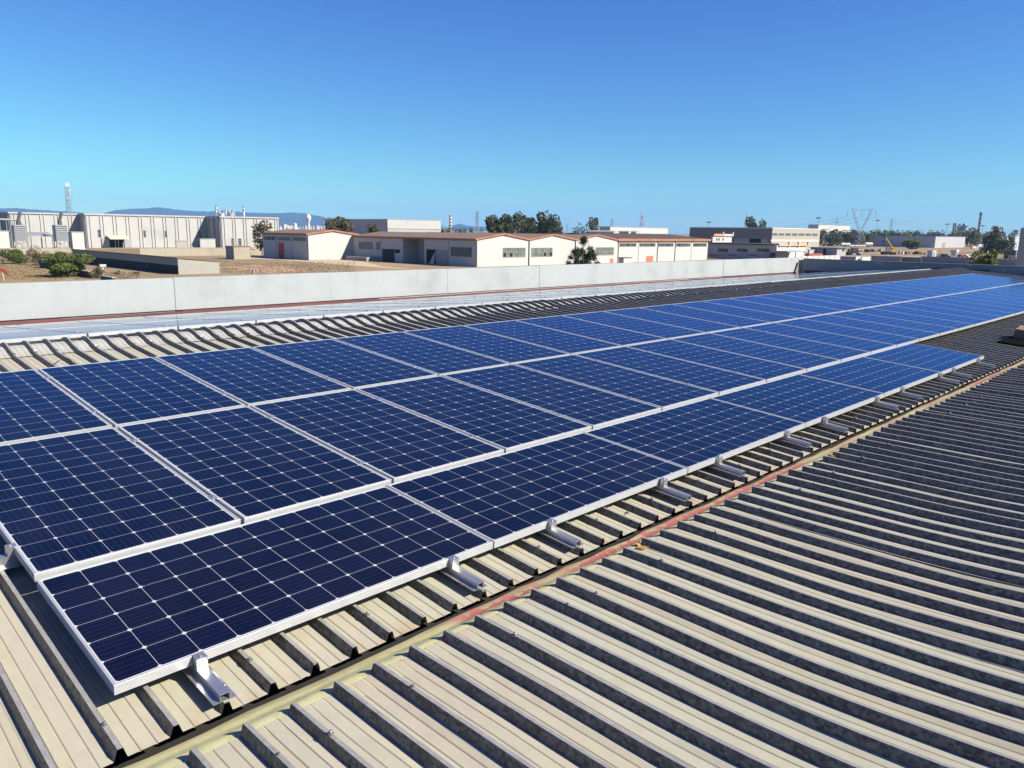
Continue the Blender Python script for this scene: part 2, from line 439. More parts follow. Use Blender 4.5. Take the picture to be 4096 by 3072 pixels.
# valley flashing between the two bays
mb = MB(); gy = [(-0.212, -0.2065), (-0.24, -0.206), (-0.275, -0.200), (-0.305, -0.188), (-0.318, -0.179), (-0.368, -0.1615), (-0.412, -0.1593), (-0.50, -0.161)]
gx = [-3.2 + i * 0.19 for i in range(198)]
for x in gx:
    for j, (y, z) in enumerate(gy): mb.v.append((x, y + rnd.uniform(-.004, .004) * (2 <= j <= 4) + rnd.uniform(-.014, .012) * (j == 0), z + H0 + rnd.uniform(-.003, .003) * (1 <= j <= 4)))
n = len(gy)
for i in range(len(gx) - 1):
    for j in range(n - 1): mb.f.append([i * n + j, (i + 1) * n + j, (i + 1) * n + j + 1, i * n + j + 1]); mb.m.append(0)
fpart(mb, 'valley_gutter', M['gutter'], True)
# dark deck under the sheets
mb = MB(); mb.box(-3.9, XEND, -8.5, 0.3, H0 - 0.5, H0 - 0.25)
mb.prism([(-3.9, 0.31, H0 - 0.5), (-3.9, 0.31, H0 - 0.235), (-3.9, 6.2, H0 + 0.22), (-3.9, 12.95, H0 - 0.27), (-3.9, 12.95, H0 - 0.5)], (XEND + 3.9, 0, 0))
fpart(mb, 'roof_deck', M['dark'])
# walls
mb = MB(); mb.box(-3.9, XEND, 13.335, 13.5, 0, H0 - 0.075); mb.box(XEND + 0.15, XEND + 0.35, -8.7, 13.5, 0, H0 - 0.3); mb.box(-4.1, -3.92, -8.7, 13.5, 0, H0 - 0.3); mb.box(-3.9, XEND, -8.7, -8.52, 0, H0 - 0.3)
fpart(mb, 'wall', M['factorywall'])
# far gutter upstand, painted red
mb = MB()
x = -3.8
while x < 33.9:
    L = rnd.uniform(1.8, 3.2); x1 = min(x + L, 33.9)
    o = rnd.uniform(0, 0.012)
    mb.prism([(x, 13.20 + o, H0 - 0.32), (x, 13.28, H0 - 0.32), (x, 13.28, H0 - 0.075 - rnd.uniform(0, 0.022)), (x, 13.22 + o, H0 - 0.08 - rnd.uniform(0, 0.02))], (x1 - x - 0.003, 0, 0))
    x = x1
mb.box(-3.8, 34, 12.96, 13.2, H0 - 0.36, H0 - 0.33)
fpart(mb, 'red_flashing', M['redstrip'])
# parapet of precast panels
PJ = [-1.8, 1.89, 5.58, 9.27, 12.97, 16.66, 20.3, 24.0, 27.7, 31.4, 34.75]
for i in range(len(PJ) - 1):
    a, b = PJ[i] + 0.0025, PJ[i + 1] - 0.0025
    t = H0 + 0.603 + rnd.uniform(-0.006, 0.006); yo = rnd.uniform(-0.006, 0.006); z0 = H0 - 0.062
    mb = MB(); sl = 0.45 if i == len(PJ) - 2 else 0
    mb.prism([(a, 13.30 + yo, z0), (b - sl, 13.30 + yo, z0), (b, 13.30 + yo, t), (a, 13.30 + yo, t)], (0, 0.16, 0))
    o = fpart(mb, 'parapet_panel', M['parapet'])
    m = o.modifiers.new('soft', 'BEVEL'); m.width = 0.005; m.segments = 2
mb = MB(); mb.box(XEND, XEND + 0.1, -8.7, 13.05, H0 - 0.28, H0 + 0.545); mb.box(XEND + 0.101, XEND + 0.3, 12.9, 13.29, H0 - 0.4, H0 + 0.5)
mb.box(XEND - 0.03, XEND + 0.13, -8.7, 13.06, H0 + 0.547, H0 + 0.575)
fpart(mb, 'end_parapet', M['endwall'])
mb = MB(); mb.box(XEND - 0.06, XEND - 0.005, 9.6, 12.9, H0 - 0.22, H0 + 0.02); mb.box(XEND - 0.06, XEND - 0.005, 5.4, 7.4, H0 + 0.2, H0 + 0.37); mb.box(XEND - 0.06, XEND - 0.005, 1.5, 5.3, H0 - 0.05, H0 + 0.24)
fpart(mb, 'end_shade_strip', plain('blue_black_shade', (0.03, 0.05, 0.11), 0.5))  # dark boxes painted in for the shadow and gap at the parapet foot
# plates and bolts on the end parapet
for (y, z) in ((11.2, .42), (9.6, .46), (8.1, .40), (6.1, .52), (4.9, .40), (3.6, .44), (10.4, .1), (7.6, .24)):
    mb = MB(); mb.box(XEND - 0.012, XEND - 0.001, y - 0.05, y + 0.05, H0 + z - 0.025, H0 + z + 0.025); fpart(mb, 'fixing_plate', M['frame'])
# roof screws
def screw_mesh():
    mb = MB(); mb.lathe((0, 0, 0), [(0.011, 0), (0.0105, 0.003), (0.006, 0.005)], 10); mb.lathe((0, 0, 0.0045), [(0.0065, 0), (0.0065, 0.0075), (0.005, 0.009)], 6)
    me = mb.mesh('roof_screw', M['steel']); return me
SCR = screw_mesh()
def screw(p, n, big=1.0):
    o = link('roof_screw', SCR, fac); o.location = Vector(p) - Vector((10, 2, 0)); o.rotation_euler = (math.atan2(-n[0], n[1]), rnd.uniform(-.2, .2), rnd.uniform(0, 3)); o.scale = (big,) * 3
for k in range(-2, 62):
    if k % 3 != 1 or k in (2, 9, 13, 19, 23, 29, 33, 40, 44, 51, 54, 60):
        if k < 40 and k not in (2, 9, 13, 19, 23, 29, 33, 40, 44, 51, 54, 60) and k % 3 != 2:
            screw(PP(PH_F + k * PITCH, -0.09 + 0.012 * (k % 4), -0.0985), (-ST, CT), 1.1)
for k in range(0, 48):
    if k % 3 == 1 or k % 7 == 2: screw((PH_N + k * PITCHN, -0.625 - 0.02 * (k % 3), zn(-0.62) + RIBZ - 0.001), (0, 1), 1.05)
M['washer'] = plain('pale_ridge_washer', (0.8, 0.8, 0.78), 0.45)
mbw = MB(); mbw.lathe((0, 0, 0), [(0.015, 0), (0.013, 0.005), (0.007, 0.009), (0.006, 0.015)], 8); RWM = mbw.mesh('ridge_washer', M['washer'])
for k in range(4, 130, 3):
    if k > 95: break
    x = PH_F + k * PITCH; o = link('ridge_washer', RWM, fac); o.location = Vector((x, 6.03, H0 + 0.341 + RIBZ)) - Vector((10, 2, 0))

# ------------------------------------------------------------------ solar panels
SW, LW, FH = 0.992, 1.936, 0.040
def panel_meshes():
    hx, hy, lip = SW / 2, LW / 2, 0.011
    prof = [(lip, -0.0025), (lip, 0.0), (0.0008, 0.0), (0.0, -0.0008)]
    for i in range(4):
        z = -0.008 - i * 0.008
        prof += [(0.0, z), (0.0013, z - 0.0008), (0.0013, z - 0.0026), (0.0, z - 0.0034)]
    prof += [(0.0, -FH), (0.028, -FH), (0.028, -FH + 0.002), (0.003, -FH + 0.002), (0.003, -0.0075), (lip, -0.0075)]
    mb = MB(); n = len(prof)
    for (ins, z) in prof:
        for sx, sy in ((-1, -1), (1, -1), (1, 1), (-1, 1)): mb.v.append((sx * (hx - ins), sy * (hy - ins), z))
    for k in range(n):
        k2 = (k + 1) % n
        for c in range(4):
            d = (c + 1) % 4; mb.f.append([k * 4 + c, k * 4 + d, k2 * 4 + d, k2 * 4 + c]); mb.m.append(0)
    fm = mb.mesh('frame', M['frame'])
    bm = bmesh.new(); bm.from_mesh(fm); bmesh.ops.recalc_face_normals(bm, faces=bm.faces); bm.to_mesh(fm); bm.free()
    a, b = hx - 0.0095, hy - 0.0095
    mb = MB(); mb.box(-a, a, -b, b, -0.0068, -0.0022)
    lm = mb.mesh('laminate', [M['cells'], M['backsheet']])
    for p in lm.polygons:
        if p.normal.z < 0.5: p.material_index = 1
    return fm, lm
FM, LM = panel_meshes()
proto = empty('solar_panel'); link('frame', FM, proto); link('laminate', LM, proto)
used = [False]
ORD = 'first second third fourth fifth sixth seventh eighth ninth tenth eleventh twelfth thirteenth fourteenth fifteenth sixteenth seventeenth eighteenth nineteenth twentieth twenty-first twenty-second twenty-third twenty-fourth twenty-fifth twenty-sixth twenty-seventh twenty-eighth twenty-ninth thirtieth thirty-first thirty-second'.split()
def put_panel(c, tilt, flat, label, group):
    if used[0]: o = copy_tree(proto)
    else: o = proto; used[0] = True
    jx, jy = rnd.uniform(-.0012, .0012), rnd.uniform(-.0012, .0012)
    o.matrix_world = Matrix.Translation(c) @ Matrix.Rotation(tilt + jx, 4, 'X') @ Matrix.Rotation(jy, 4, 'Y') @ Matrix.Rotation(R(90) if flat else 0, 4, 'Z')
    return tag(o, label, 'solar panel', group)
PXP, LXP = 1.0121, 1.947
S1 = 1.012 + LW / 2 + 0.004; S2 = S1 + LW + 0.0425
for i in range(6):
    put_panel(PP(0.005 + LXP * i + LW / 2, SW / 2 + 0.002, -0.018), TH, True, 'blue solar panel laid sideways, %s from left in the bottom row' % ORD[i], 'sideways solar panels in the bottom row')
for row, (s, nm) in enumerate(((S1, 'lower'), (S2, 'upper'))):
    for i in range(30):
        put_panel(PP(0.0036 + PXP * i + SW / 2, s, 0), TH, False, 'blue upright solar panel, %s from left in the %s upright row' % (ORD[i], nm), 'upright solar panels in the %s row' % nm)
def PF(x, t, n=0.0): return Vector((x, 6.60 + t * CT + n * ST, H0 + 0.452 - t * ST + n * CT))
for row, nm in ((0, 'first'), (1, 'second')):
    for i in range(31):
        put_panel(PF(1.945 - 2 * PXP + PXP * i + SW / 2, LW / 2 + 0.005 + row * (LW + 0.03)), -TH, False, 'pale glinting solar panel, %s from left in the %s row behind the ridge' % (ORD[i], nm), 'solar panels in the %s row behind the ridge' % nm)
for i in range(15):
    put_panel(PF(0.4 + LXP * i + LW / 2, 2 * (LW + 0.03) + 0.01 + SW / 2, -0.018), -TH, True, 'pale sideways solar panel by the red gutter strip, %s from left' % ORD[i], 'sideways solar panels by the red gutter strip')

# ------------------------------------------------------------------ rails and clamps
def rail_mesh(L, w2=0.046, name='rail_profile'):
    """hat profile along local y from 0 to L, base at z = 0"""
    mb = MB(); hw, hh, t = 0.0205, 0.033, 0.0025
    out = [(-w2, 0), (-w2, t), (-hw, t), (-hw, hh), (-0.007, hh), (-0.007, hh - 0.012), (-0.0095, hh - 0.012), (-hw + t, hh - 0.012)]
    mb.prism([(-w2, 0, 0), (w2, 0, 0), (w2, 0, t), (-w2, 0, t)], (0, L, 0))
    for sg in (-1, 1):
        xs = sorted((sg * hw, sg * (hw - t)))
        mb.box(xs[0], xs[1], 0, L, t, hh)
    mb.box(-hw + t, hw - t, 0, L, hh - t, hh - 0.0001)
    return mb
ECM = None
def end_clamp_mb():
    mb = MB()   # Z-shaped clamp gripping the panel edge: stands on the rail in front of the frame
    mb.box(-0.022, 0.022, -0.034, -0.0305, 0.0335, 0.082); mb.box(-0.022, 0.022, -0.0305, 0.010, 0.0785, 0.082); mb.box(-0.022, 0.022, -0.0305, -0.004, 0.0335, 0.0365)
    for sg in (-1, 1): mb.box(sg * 0.020 - 0.002, sg * 0.020 + 0.002, -0.0305, -0.003, 0.0365, 0.0785)
    mb.lathe((0, -0.016, 0.0821), [(0.0065, 0), (0.0065, 0.006), (0.0035, 0.006), (0.0035, 0.004)], 8)
    return mb
rm = rail_mesh(0.42).mesh('rail_profile', M['rail']); cm = end_clamp_mb().mesh('end_clamp', M['rail'])
bmw = MB(); bmw.lathe((0, 0, 0), [(0.012, 0), (0.0115, 0.003), (0.007, 0.004)], 10); bmw.lathe((0, 0, 0.0035), [(0.0072, 0), (0.0072, 0.008), (0.0055, 0.010)], 6)
bolt_me = bmw.mesh('rail_screw', M['steel'])
RAILK = [2, 9, 13, 19, 23, 29, 33, 40, 44, 51, 54, 60]
rail0 = empty('mounting_rail'); link('rail_profile', rm, rail0)
c_ = link('end_clamp', cm, rail0); c_.location = (0, 0.2275, 0)
b1 = link('rail_screw', bolt_me, rail0); b1.location = (0.031, 0.075, 0.003)
for i, k in enumerate(RAILK):
    o = rail0 if i == 0 else copy_tree(rail0)
    o.matrix_world = Matrix.Translation(PP(PH_F + k * PITCH, -0.222 - 0.012 * (i % 3 == 0), -0.0955)) @ Matrix.Rotation(TH, 4, 'X')
    pn = i // 2
    tag(o, 'shiny mounting rail poking out under the %s half of the %s sideways panel' % (('left', 'right')[i % 2], ORD[pn]), 'mounting rail', 'short mounting rails below the bottom row')
# long rails under the upright panels
mcm = MB(); mcm.box(-0.017, 0.017, -0.03, 0.03, 0.0, 0.0035); mcm.box(-0.0085, -0.006, -0.03, 0.03, -0.03, 0.0); mcm.box(0.006, 0.0085, -0.03, 0.03, -0.03, 0.0)
mcm.lathe((0, 0, 0.0035), [(0.0068, 0), (0.0068, 0.007), (0.0035, 0.007), (0.0035, 0.004)], 8)
mid_me = mcm.mesh('mid_clamp', M['rail'])
for (s, nm, tl) in ((1.375, 'low in the lower upright row', 0), (2.585, 'high in the lower upright row', 0), (3.39, 'low in the upper upright row', 0), (4.57, 'high in the upper upright row', 0)):
    base = PP(-0.75, s, -0.0955)
    rt = empty('panel_rail', base, 'long aluminium rail with clamps running beneath the upright panels, %s' % nm, 'mounting rail', 'long rails under the upright panels', rot=(TH, 0, 0))
    mb = rail_mesh(31.3); mb.v = [(p[1], -p[0], p[2] * 1.62) for p in mb.v]
    mb.build('rail_profile', M['rail'], rt)
    for i in range(1, 30):
        o = link('mid_clamp', mid_me, rt); o.location = (0.75 + 0.0036 + PXP * i - 0.010, 0, 0.0963)
    o = link('end_clamp', cm, rt); o.matrix_local = Matrix.Translation((0.75 + 0.0036 + 0.003, 0, 0.016)) @ Matrix.Rotation(-R(90), 4, 'Z')
for t, nm in ((0.4, 'nearest the ridge'), (1.55, 'second behind the ridge'), (2.4, 'third behind the ridge'), (3.5, 'fourth behind the ridge')):
    base = PF(-0.7, t, -0.0955)
    rt = empty('panel_rail', base, 'aluminium rail with clamps beneath the far slope panels, %s' % nm, 'mounting rail', 'long rails behind the ridge', rot=(-TH, 0, 0))
    mb = rail_mesh(31.3); mb.v = [(p[1], -p[0], p[2] * 1.62) for p in mb.v]; mb.build('rail_profile', M['rail'], rt)
    for i in range(1, 31):
        o = link('mid_clamp', mid_me, rt); o.location = (0.7 + 1.945 - 2 * PXP + PXP * i - 0.010, 0, 0.0963)
# ---- loose cable by the top edge
pts = [PP(1.10, 5.00, -0.06), PP(1.145, 5.06, -0.04), PP(1.21, 5.09, 0.0), PP(1.31, 5.20, 0.0), PP(1.335, 5.17, 0.004), PP(1.335, 5.10, -0.003), PP(1.32, 5.03, -0.02), PP(1.29, 4.96, -0.05)]
def smooth_path(p, n=5):
    out = []
    for i in range(len(p) - 1):
        a = p[max(0, i - 1)]; b = p[i]; c = p[i + 1]; d = p[min(len(p) - 1, i + 2)]
        for k in range(n):
            t = k / n
            out.append(0.5 * ((2 * b) + (c - a) * t + (2 * a - 5 * b + 4 * c - d) * t * t + (3 * b - a - 3 * c + d) * t ** 3))
    return out + [p[-1]]
sp = smooth_path(pts); base = sp[0].copy()
mb = MB(); mb.tube(sp, 0.0048, 0, 6); mb.tube(smooth_path([pts[2] * 0.75 + pts[3] * 0.25, pts[2] * 0.5 + pts[3] * 0.5]), 0.006, 1, 6)
tag(shift(mb, base).build('loose_cable', [M['black'], M['white']], None, True, loc=base), 'thin black cable looping up behind the second upper panel from the left', 'cable')
# ---- carton on its dark sheet, right edge
mb = MB(); mb.box(0, 0.42, -0.62, 0, 0.0, 0.155); mb.box(0.002, 0.2, -0.618, -0.002, 0.1565, 0.1605); mb.prism([(0.21, -0.6, 0.1565), (0.21, -0.01, 0.1565), (0.4, -0.01, 0.19), (0.4, -0.6, 0.19)], (0, 0, 0.004))
o = tag(mb.build('carton', M['cardboard'], None, loc=PP(14.60, 0.27, -0.0665)), 'brown cardboard carton left on the roof sheets at the right edge', 'box'); o.rotation_euler = (TH, 0, 0.06)
mb = MB(); mb.box(0, 1.5, -0.45, 0.0, 0.0, 0.028); mb.box(0, 1.5, -0.45, -0.43, 0.0285, 0.045); mb.box(0.45, 1.5, -1.0, -0.451, 0.0, 0.028)
o = tag(mb.build('dark_tray', plain('matt_black_sheet', (0.012, 0.012, 0.012), 1.0, spec=0.0), None, loc=PP(13.87, 0.34, -0.097)), 'black plastic tray lying on the ribs under the brown carton', 'tray'); o.rotation_euler = (TH, 0, 0.0)
# ---- dry leaves in the valley, a dropped bolt
def leaves(c, n, spread, label, seed):
    q = random.Random(seed); mb = MB()
    for i in range(n):
        p = Vector((q.gauss(0, spread), q.gauss(0, spread * 0.35), q.uniform(0.004, 0.02))); a = q.uniform(0, 6.3); L = q.uniform(0.02, 0.05)
        d = Vector((math.cos(a), math.sin(a), q.uniform(-.2, .3))) * L; e = Vector((-math.sin(a), math.cos(a), q.uniform(-.3, .3))) * L * 0.35
        mb.add([p - d, p + e, p + d, p - e], [(0, 1, 2, 3)])
    tag(mb.build('dry_leaves', M['leaf_dry'], None, loc=c), label, 'leaves')
leaves(Vector((5.4, -0.41, H0 - 0.160)), 14, 0.06, 'few dry orange leaves caught where the valley meets the near ribs, midway', 1)
leaves(Vector((12.0, -0.45, H0 - 0.155)), 26, 0.11, 'bright orange heap of dry leaves at the far end of the valley', 2)
leaves(Vector((2.75, -0.41, H0 - 0.160)), 9, 0.05, 'brown dead leaves at the rib ends beside the longest red paint patch', 3)
mb = MB(); mb.bar((0, 0, 0), (0.075, 0.02, 0), 0.004, 0, 6); mb.lathe((0.085, 0.022, -0.005), [(0.011, 0), (0.011, 0.012)], 6)
tag(mb.build('dropped_bolt', M['steel'], None, loc=PP(3.02, -0.075, -0.135)), 'loose steel bolt dropped on a roof pan below the second sideways panel', 'bolt')

# =================================================================== the ground and what lies beyond the roof
def ground_mat():
    k = NT('dry_ground'); p = k.pos()
    a = k.noise(0.035, 5, 0.6, p); b = k.noise(0.3, 6, 0.7, p); c3 = k.noise(2.5, 4, 0.7, p); big = k.noise(0.004, 3, 0.5, p)
    c = k.ramp(a, [(0.3, (0.235, 0.165, 0.10)), (0.5, (0.31, 0.225, 0.135)), (0.68, (0.38, 0.26, 0.16))])
    c = k.mix(k.ramp(b, [(0.5, 0.0), (0.68, 0.75)]), c, (0.15, 0.13, 0.06))
    c = k.mix(k.ramp(c3, [(0.5, 0.0), (0.75, 0.4)]), c, (0.46, 0.36, 0.24))
    c = k.mix(k.ramp(big, [(0.45, 0.0), (0.6, 0.6)]), c, (0.11, 0.105, 0.055))
    k.set(col=c, rough=0.95, spec=0.1); return k.mat
M['ground'] = ground_mat()
mb = MB(); rings = [0, 60, 150, 300, 600, 1200, 2400, 5000, 9500]; NR = 48
for r0 in rings[1:]:
    for i in range(NR): mb.v.append((r0 * math.cos(2 * math.pi * i / NR), r0 * math.sin(2 * math.pi * i / NR), 0))
mb.v.append((0, 0, 0)); mb.f += [[len(mb.v) - 1, i, (i + 1) % NR] for i in range(NR)]
for k in range(len(rings) - 2):
    for i in range(NR): j = (i + 1) % NR; mb.f.append([k * NR + i, (k + 1) * NR + i, (k + 1) * NR + j, k * NR + j])
mb.m = [0] * len(mb.f)
tag(mb.build('ground', M['ground']), kind='structure')
def patch(name, pix, col, z, var=0.3, scale=0.4, rough_edge=0.0):
    pts = [gp(x, y) for x, y in pix]; q = random.Random(len(name)); out = []
    for i in range(len(pts)):
        a, b = pts[i], pts[(i + 1) % len(pts)]; nseg = 8 if rough_edge else 1
        for t in range(nseg):
            p = a.lerp(b, t / nseg); d = (b - a); e = Vector((-d.y, d.x, 0)).normalized() * q.uniform(-1, 1) * rough_edge
            out.append((p.x + e.x, p.y + e.y, z))
    mb = MB(); mb.add(out, [tuple(range(len(out)))])
    return tag(mb.build(name, plain('soil_' + name, col, 0.95, var=var, scale=scale, spec=0.1)), kind='structure')
patch('yard_paving', [(1000, 1029), (1052, 1028), (1232, 1043), (1430, 1039), (1530, 1066), (1700, 1082), (1480, 1068), (1250, 1050), (1120, 1040), (1000, 1036)], (0.60, 0.46, 0.32), 0.02, 0.12, 0.3)
patch('red_earth', [(880, 1066), (960, 1058), (1100, 1062), (1180, 1072), (1260, 1080), (1150, 1092), (900, 1094)], (0.52, 0.33, 0.22), 0.024, 0.4, 0.12, 3.5)
patch('dry_grass', [(-60, 1075), (60, 1052), (150, 1064), (250, 1100), (230, 1150), (-60, 1150)], (0.36, 0.25, 0.125), 0.024, 0.3, 0.3, 1.0)
patch('yard_road', [(3330, 1024), (3560, 1021), (3900, 1030), (4060, 1042), (4060, 1060), (3500, 1046), (3330, 1040)], (0.36, 0.33, 0.30), 0.02, 0.2, 0.1)

# ---- mountains
def mountains(name, line, D, W, seed, col):
    q = random.Random(seed); mb = MB()
    pts = []
    for (a, b) in zip(line[:-1], line[1:]):
        n = max(2, int(abs(b[0] - a[0]) / 9))
        for i in range(n):
            t = i / n; pts.append((a[0] + (b[0] - a[0]) * t, a[1] + (b[1] - a[1]) * t + q.uniform(-1.1, 1.1)))
    q = random.Random(seed + 1)
    prof = [(-1.0, 0.0), (-0.75, 0.16), (-0.5, 0.38), (-0.25, 0.68), (-0.1, 0.88), (0, 1.0), (0.2, 0.8), (0.6, 0.3), (1.0, 0.0)]
    n = len(prof)
    for (x, y) in pts:
        c = atd(x, y, D); hd = Vector((c.x - EYE.x, c.y - EYE.y, 0)).normalized(); h = max(1, c.z)
        for (u, v) in prof:
            jit = 0 if abs(u) in (0, 1.0) else q.uniform(-0.03, 0.03)
            mb.v.append((c.x + hd.x * u * W, c.y + hd.y * u * W, -2 + (h + 2) * max(0, v + jit)))
    for i in range(len(pts) - 1):
        for j in range(n - 1): mb.f.append([i * n + j, (i + 1) * n + j, (i + 1) * n + j + 1, i * n + j + 1]); mb.m.append(0)
    k = NT('mountain_scrub_' + name)
    k.set(col=k.ramp(k.noise(0.004, 5, 0.6, k.pos()), [(0.3, tuple(c * 0.6 for c in col)), (0.7, col)]), rough=1.0, spec=0.0)
    return tag(mb.build(name, k.mat), kind='structure')
mountains('mountains', [(-420, 856), (-300, 850), (-150, 838), (0, 834), (60, 831), (110, 836), (170, 840), (250, 845), (330, 851), (410, 856), (440, 846), (470, 840), (520, 835), (590, 833), (620, 829), (650, 830), (700, 838), (760, 843), (830, 846), (900, 842), (1000, 851), (1100, 853), (1180, 850), (1215, 853), (1250, 859), (1290, 867), (1340, 873), (1420, 876), (1500, 880), (1600, 890), (1700, 905), (1850, 925)], 8600, 700, 3, (0.035, 0.045, 0.05))
mountains('far_hills', [(1740, 922), (1790, 911), (1825, 899), (1838, 895), (1870, 903), (1900, 907), (1925, 905), (1950, 908), (1990, 914), (2050, 921), (2200, 926)], 8900, 500, 7, (0.035, 0.045, 0.05))

# ---- generic building pieces
def glassy(name, col=(0.06, 0.07, 0.07)):
    k = NT(name); f = k.noise(0.9, 3, 0.6, k.pos((1, 1, 1)))
    k.set(col=k.ramp(f, [(0.35, tuple(c * 0.6 for c in col)), (0.7, tuple(c * 1.4 for c in col))]), rough=0.25, spec=0.4); return k.mat
M['glass'] = glassy('dusty_window_glass'); M['glass_g'] = glassy('greenish_window_glass', (0.13, 0.17, 0.155)); M['glass_k'] = plain('broken_dark_pane', (0.012, 0.012, 0.012), 0.6)
M['wframe'] = plain('rusty_window_frame', (0.34, 0.27, 0.24), 0.7); M['wframe_grey'] = plain('grey_window_frame', (0.32, 0.32, 0.31), 0.7)
M['void'] = plain('dark_interior', (0.015, 0.015, 0.016), 0.9)
M['orange'] = plain('weathered_orange_fascia', (0.45, 0.185, 0.10), 0.7, var=0.35, scale=0.5, stretch=(1, 1, 2))
M['whitewall'] = conc('whitewashed_wall', (0.58, 0.57, 0.54), 0.10, scale=0.12)
M['greywall'] = conc('stained_white_wall', (0.40, 0.39, 0.365), 0.22, scale=0.25)
M['etern'] = plain('brown_fibre_cement_roof', (0.23, 0.165, 0.125), 0.95, var=0.3, scale=0.5, stretch=(3, 0.2, 1))
M['pipe'] = plain('dark_downpipe', (0.08, 0.075, 0.07), 0.7)
M['doorred'] = plain('red_steel_door', (0.48, 0.055, 0.035), 0.6, var=0.2)
M['doororange'] = plain('faded_orange_door', (0.62, 0.20, 0.11), 0.6, var=0.25)
M['concpan'] = conc('ribbed_precast_concrete', (0.50, 0.495, 0.475), 0.24, scale=0.1)
M['galv'] = plain('galvanised_steel', (0.42, 0.43, 0.44), 0.5, 0.3)
M['pylon'] = plain('galvanised_lattice', (0.36, 0.37, 0.38), 0.5, 0.2)
M['bark'] = plain('tree_bark', (0.14, 0.105, 0.075), 0.95, var=0.3, scale=2)
M['cream'] = conc('cream_rendered_wall', (0.43, 0.40, 0.345), 0.08, scale=0.1)
M['mortar'] = conc('beige_block_wall', (0.42, 0.375, 0.29), 0.25, scale=0.2)

class B:
    """one building: its parts are meshes under an Empty at its foot"""
    def __init__(s, name, loc, label, cat='building', group=None):
        s.o = empty(name, (loc[0], loc[1], 0), label, cat, group); s.l = Vector((loc[0], loc[1], 0))
    def part(s, name, mb, mats, parent=None, smooth=False, label=None):
        o = shift(mb, s.l).build(name, mats, parent or s.o, smooth)
        if label: o['label'] = label
        return o
    def window(s, face, pix, nx, nz, fm='wframe', gm='glass', fw=0.10, broken=(), name='window', out=0.03):
        """window on a face ('Y', y) or ('X', x) between two pixels of the photograph"""
        ax, v = face
        f = onY if ax == 'Y' else onX
        p, q = f(pix[0], pix[1], v), f(pix[2], pix[3], v)
        a0, a1 = sorted((p.x, q.x) if ax == 'Y' else (p.y, q.y)); z0, z1 = sorted((p.z, q.z))
        return s.window_m(face, a0, a1, z0, z1, nx, nz, fm, gm, fw, broken, name, out)
    def window_m(s, face, a0, a1, z0, z1, nx, nz, fm='wframe', gm='glass', fw=0.10, broken=(), name='window', out=0.03):
        ax, v = face
        def bx(mb, u0, u1, w0, w1, d0, d1, m=0):
            if ax == 'Y': mb.box(u0, u1, v - d1, v - d0, w0, w1, m)
            else: mb.box(v - d1, v - d0, u0, u1, w0, w1, m)
        fr = MB()
        e = fw
        for i in range(nx + 1): u = a0 + (a1 - a0) * i / nx; bx(fr, u - e / 2, u + e / 2, z0 - e / 2, z1 + e / 2, 0.002, out + 0.06)
        for j in range(nz + 1):
            zz = z0 + (z1 - z0) * j / nz
            for i in range(nx): 
                ua, ub = a0 + (a1 - a0) * i / nx + e / 2, a0 + (a1 - a0) * (i + 1) / nx - e / 2
                if ub > ua: bx(fr, ua, ub, zz - e / 2, zz + e / 2, 0.002, out + 0.055)
        o = s.part(name, fr, M[fm])
        gl = MB()
        for i in range(nx):
            for j in range(nz):
                bx(gl, a0 + (a1 - a0) * i / nx + 0.01, a0 + (a1 - a0) * (i + 1) / nx - 0.01, z0 + (z1 - z0) * j / nz + 0.01, z0 + (z1 - z0) * (j + 1) / nz - 0.01, 0.003, out, 1 if (i, j) in broken else 0)
        s.part('pane', gl, [M[gm], M['glass_k']], o)
        return o
    def slab(s, name, face, pix, mat, out=0.06, label=None):
        ax, v = face; f = onY if ax == 'Y' else onX
        p, q = f(pix[0], pix[1], v), f(pix[2], pix[3], v)
        a0, a1 = sorted((p.x, q.x) if ax == 'Y' else (p.y, q.y)); z0, z1 = sorted((p.z, q.z)); z0 = max(0.02, z0)
        mb = MB()
        if ax == 'Y': mb.box(a0, a1, v - out, v - 0.002, z0, z1)
        else: mb.box(v - out, v - 0.002, a0, a1, z0, z1)
        return s.part(name, mb, M[mat] if isinstance(mat, str) else mat, None, False, label)

# ---- Hall with orange fascia, far block
g0 = gp(1232, 1041); X1, Y1 = g0.x, g0.y
hE = ztop(g0, 934); X1r = onY(1430, 1000, Y1).x; Y1f = onX(1052, 980, X1).y
zpk = onY(1330, 919, Y1).z; xm = (X1 + X1r) / 2
g2 = gp(1904, 1068.5); X2, Y2 = g2.x, g2.y
hall = B('gabled_hall', (X2, Y2), 'white gabled hall with rusty orange eaves, seen over the parapet')
gx = [X2] + [onY(p, 1000, Y2).x for p in (2115, 2300, 2468)]
xe = onY(2834, 1000, Y2).x
eaves = ztop(g2, 955); pk = onY(2013, 934, Y2).z
Yn1 = onX(1697, 1000, X2).y; Yn2 = onX(1612, 1000, X2).y; Ybk = Y1 + 26
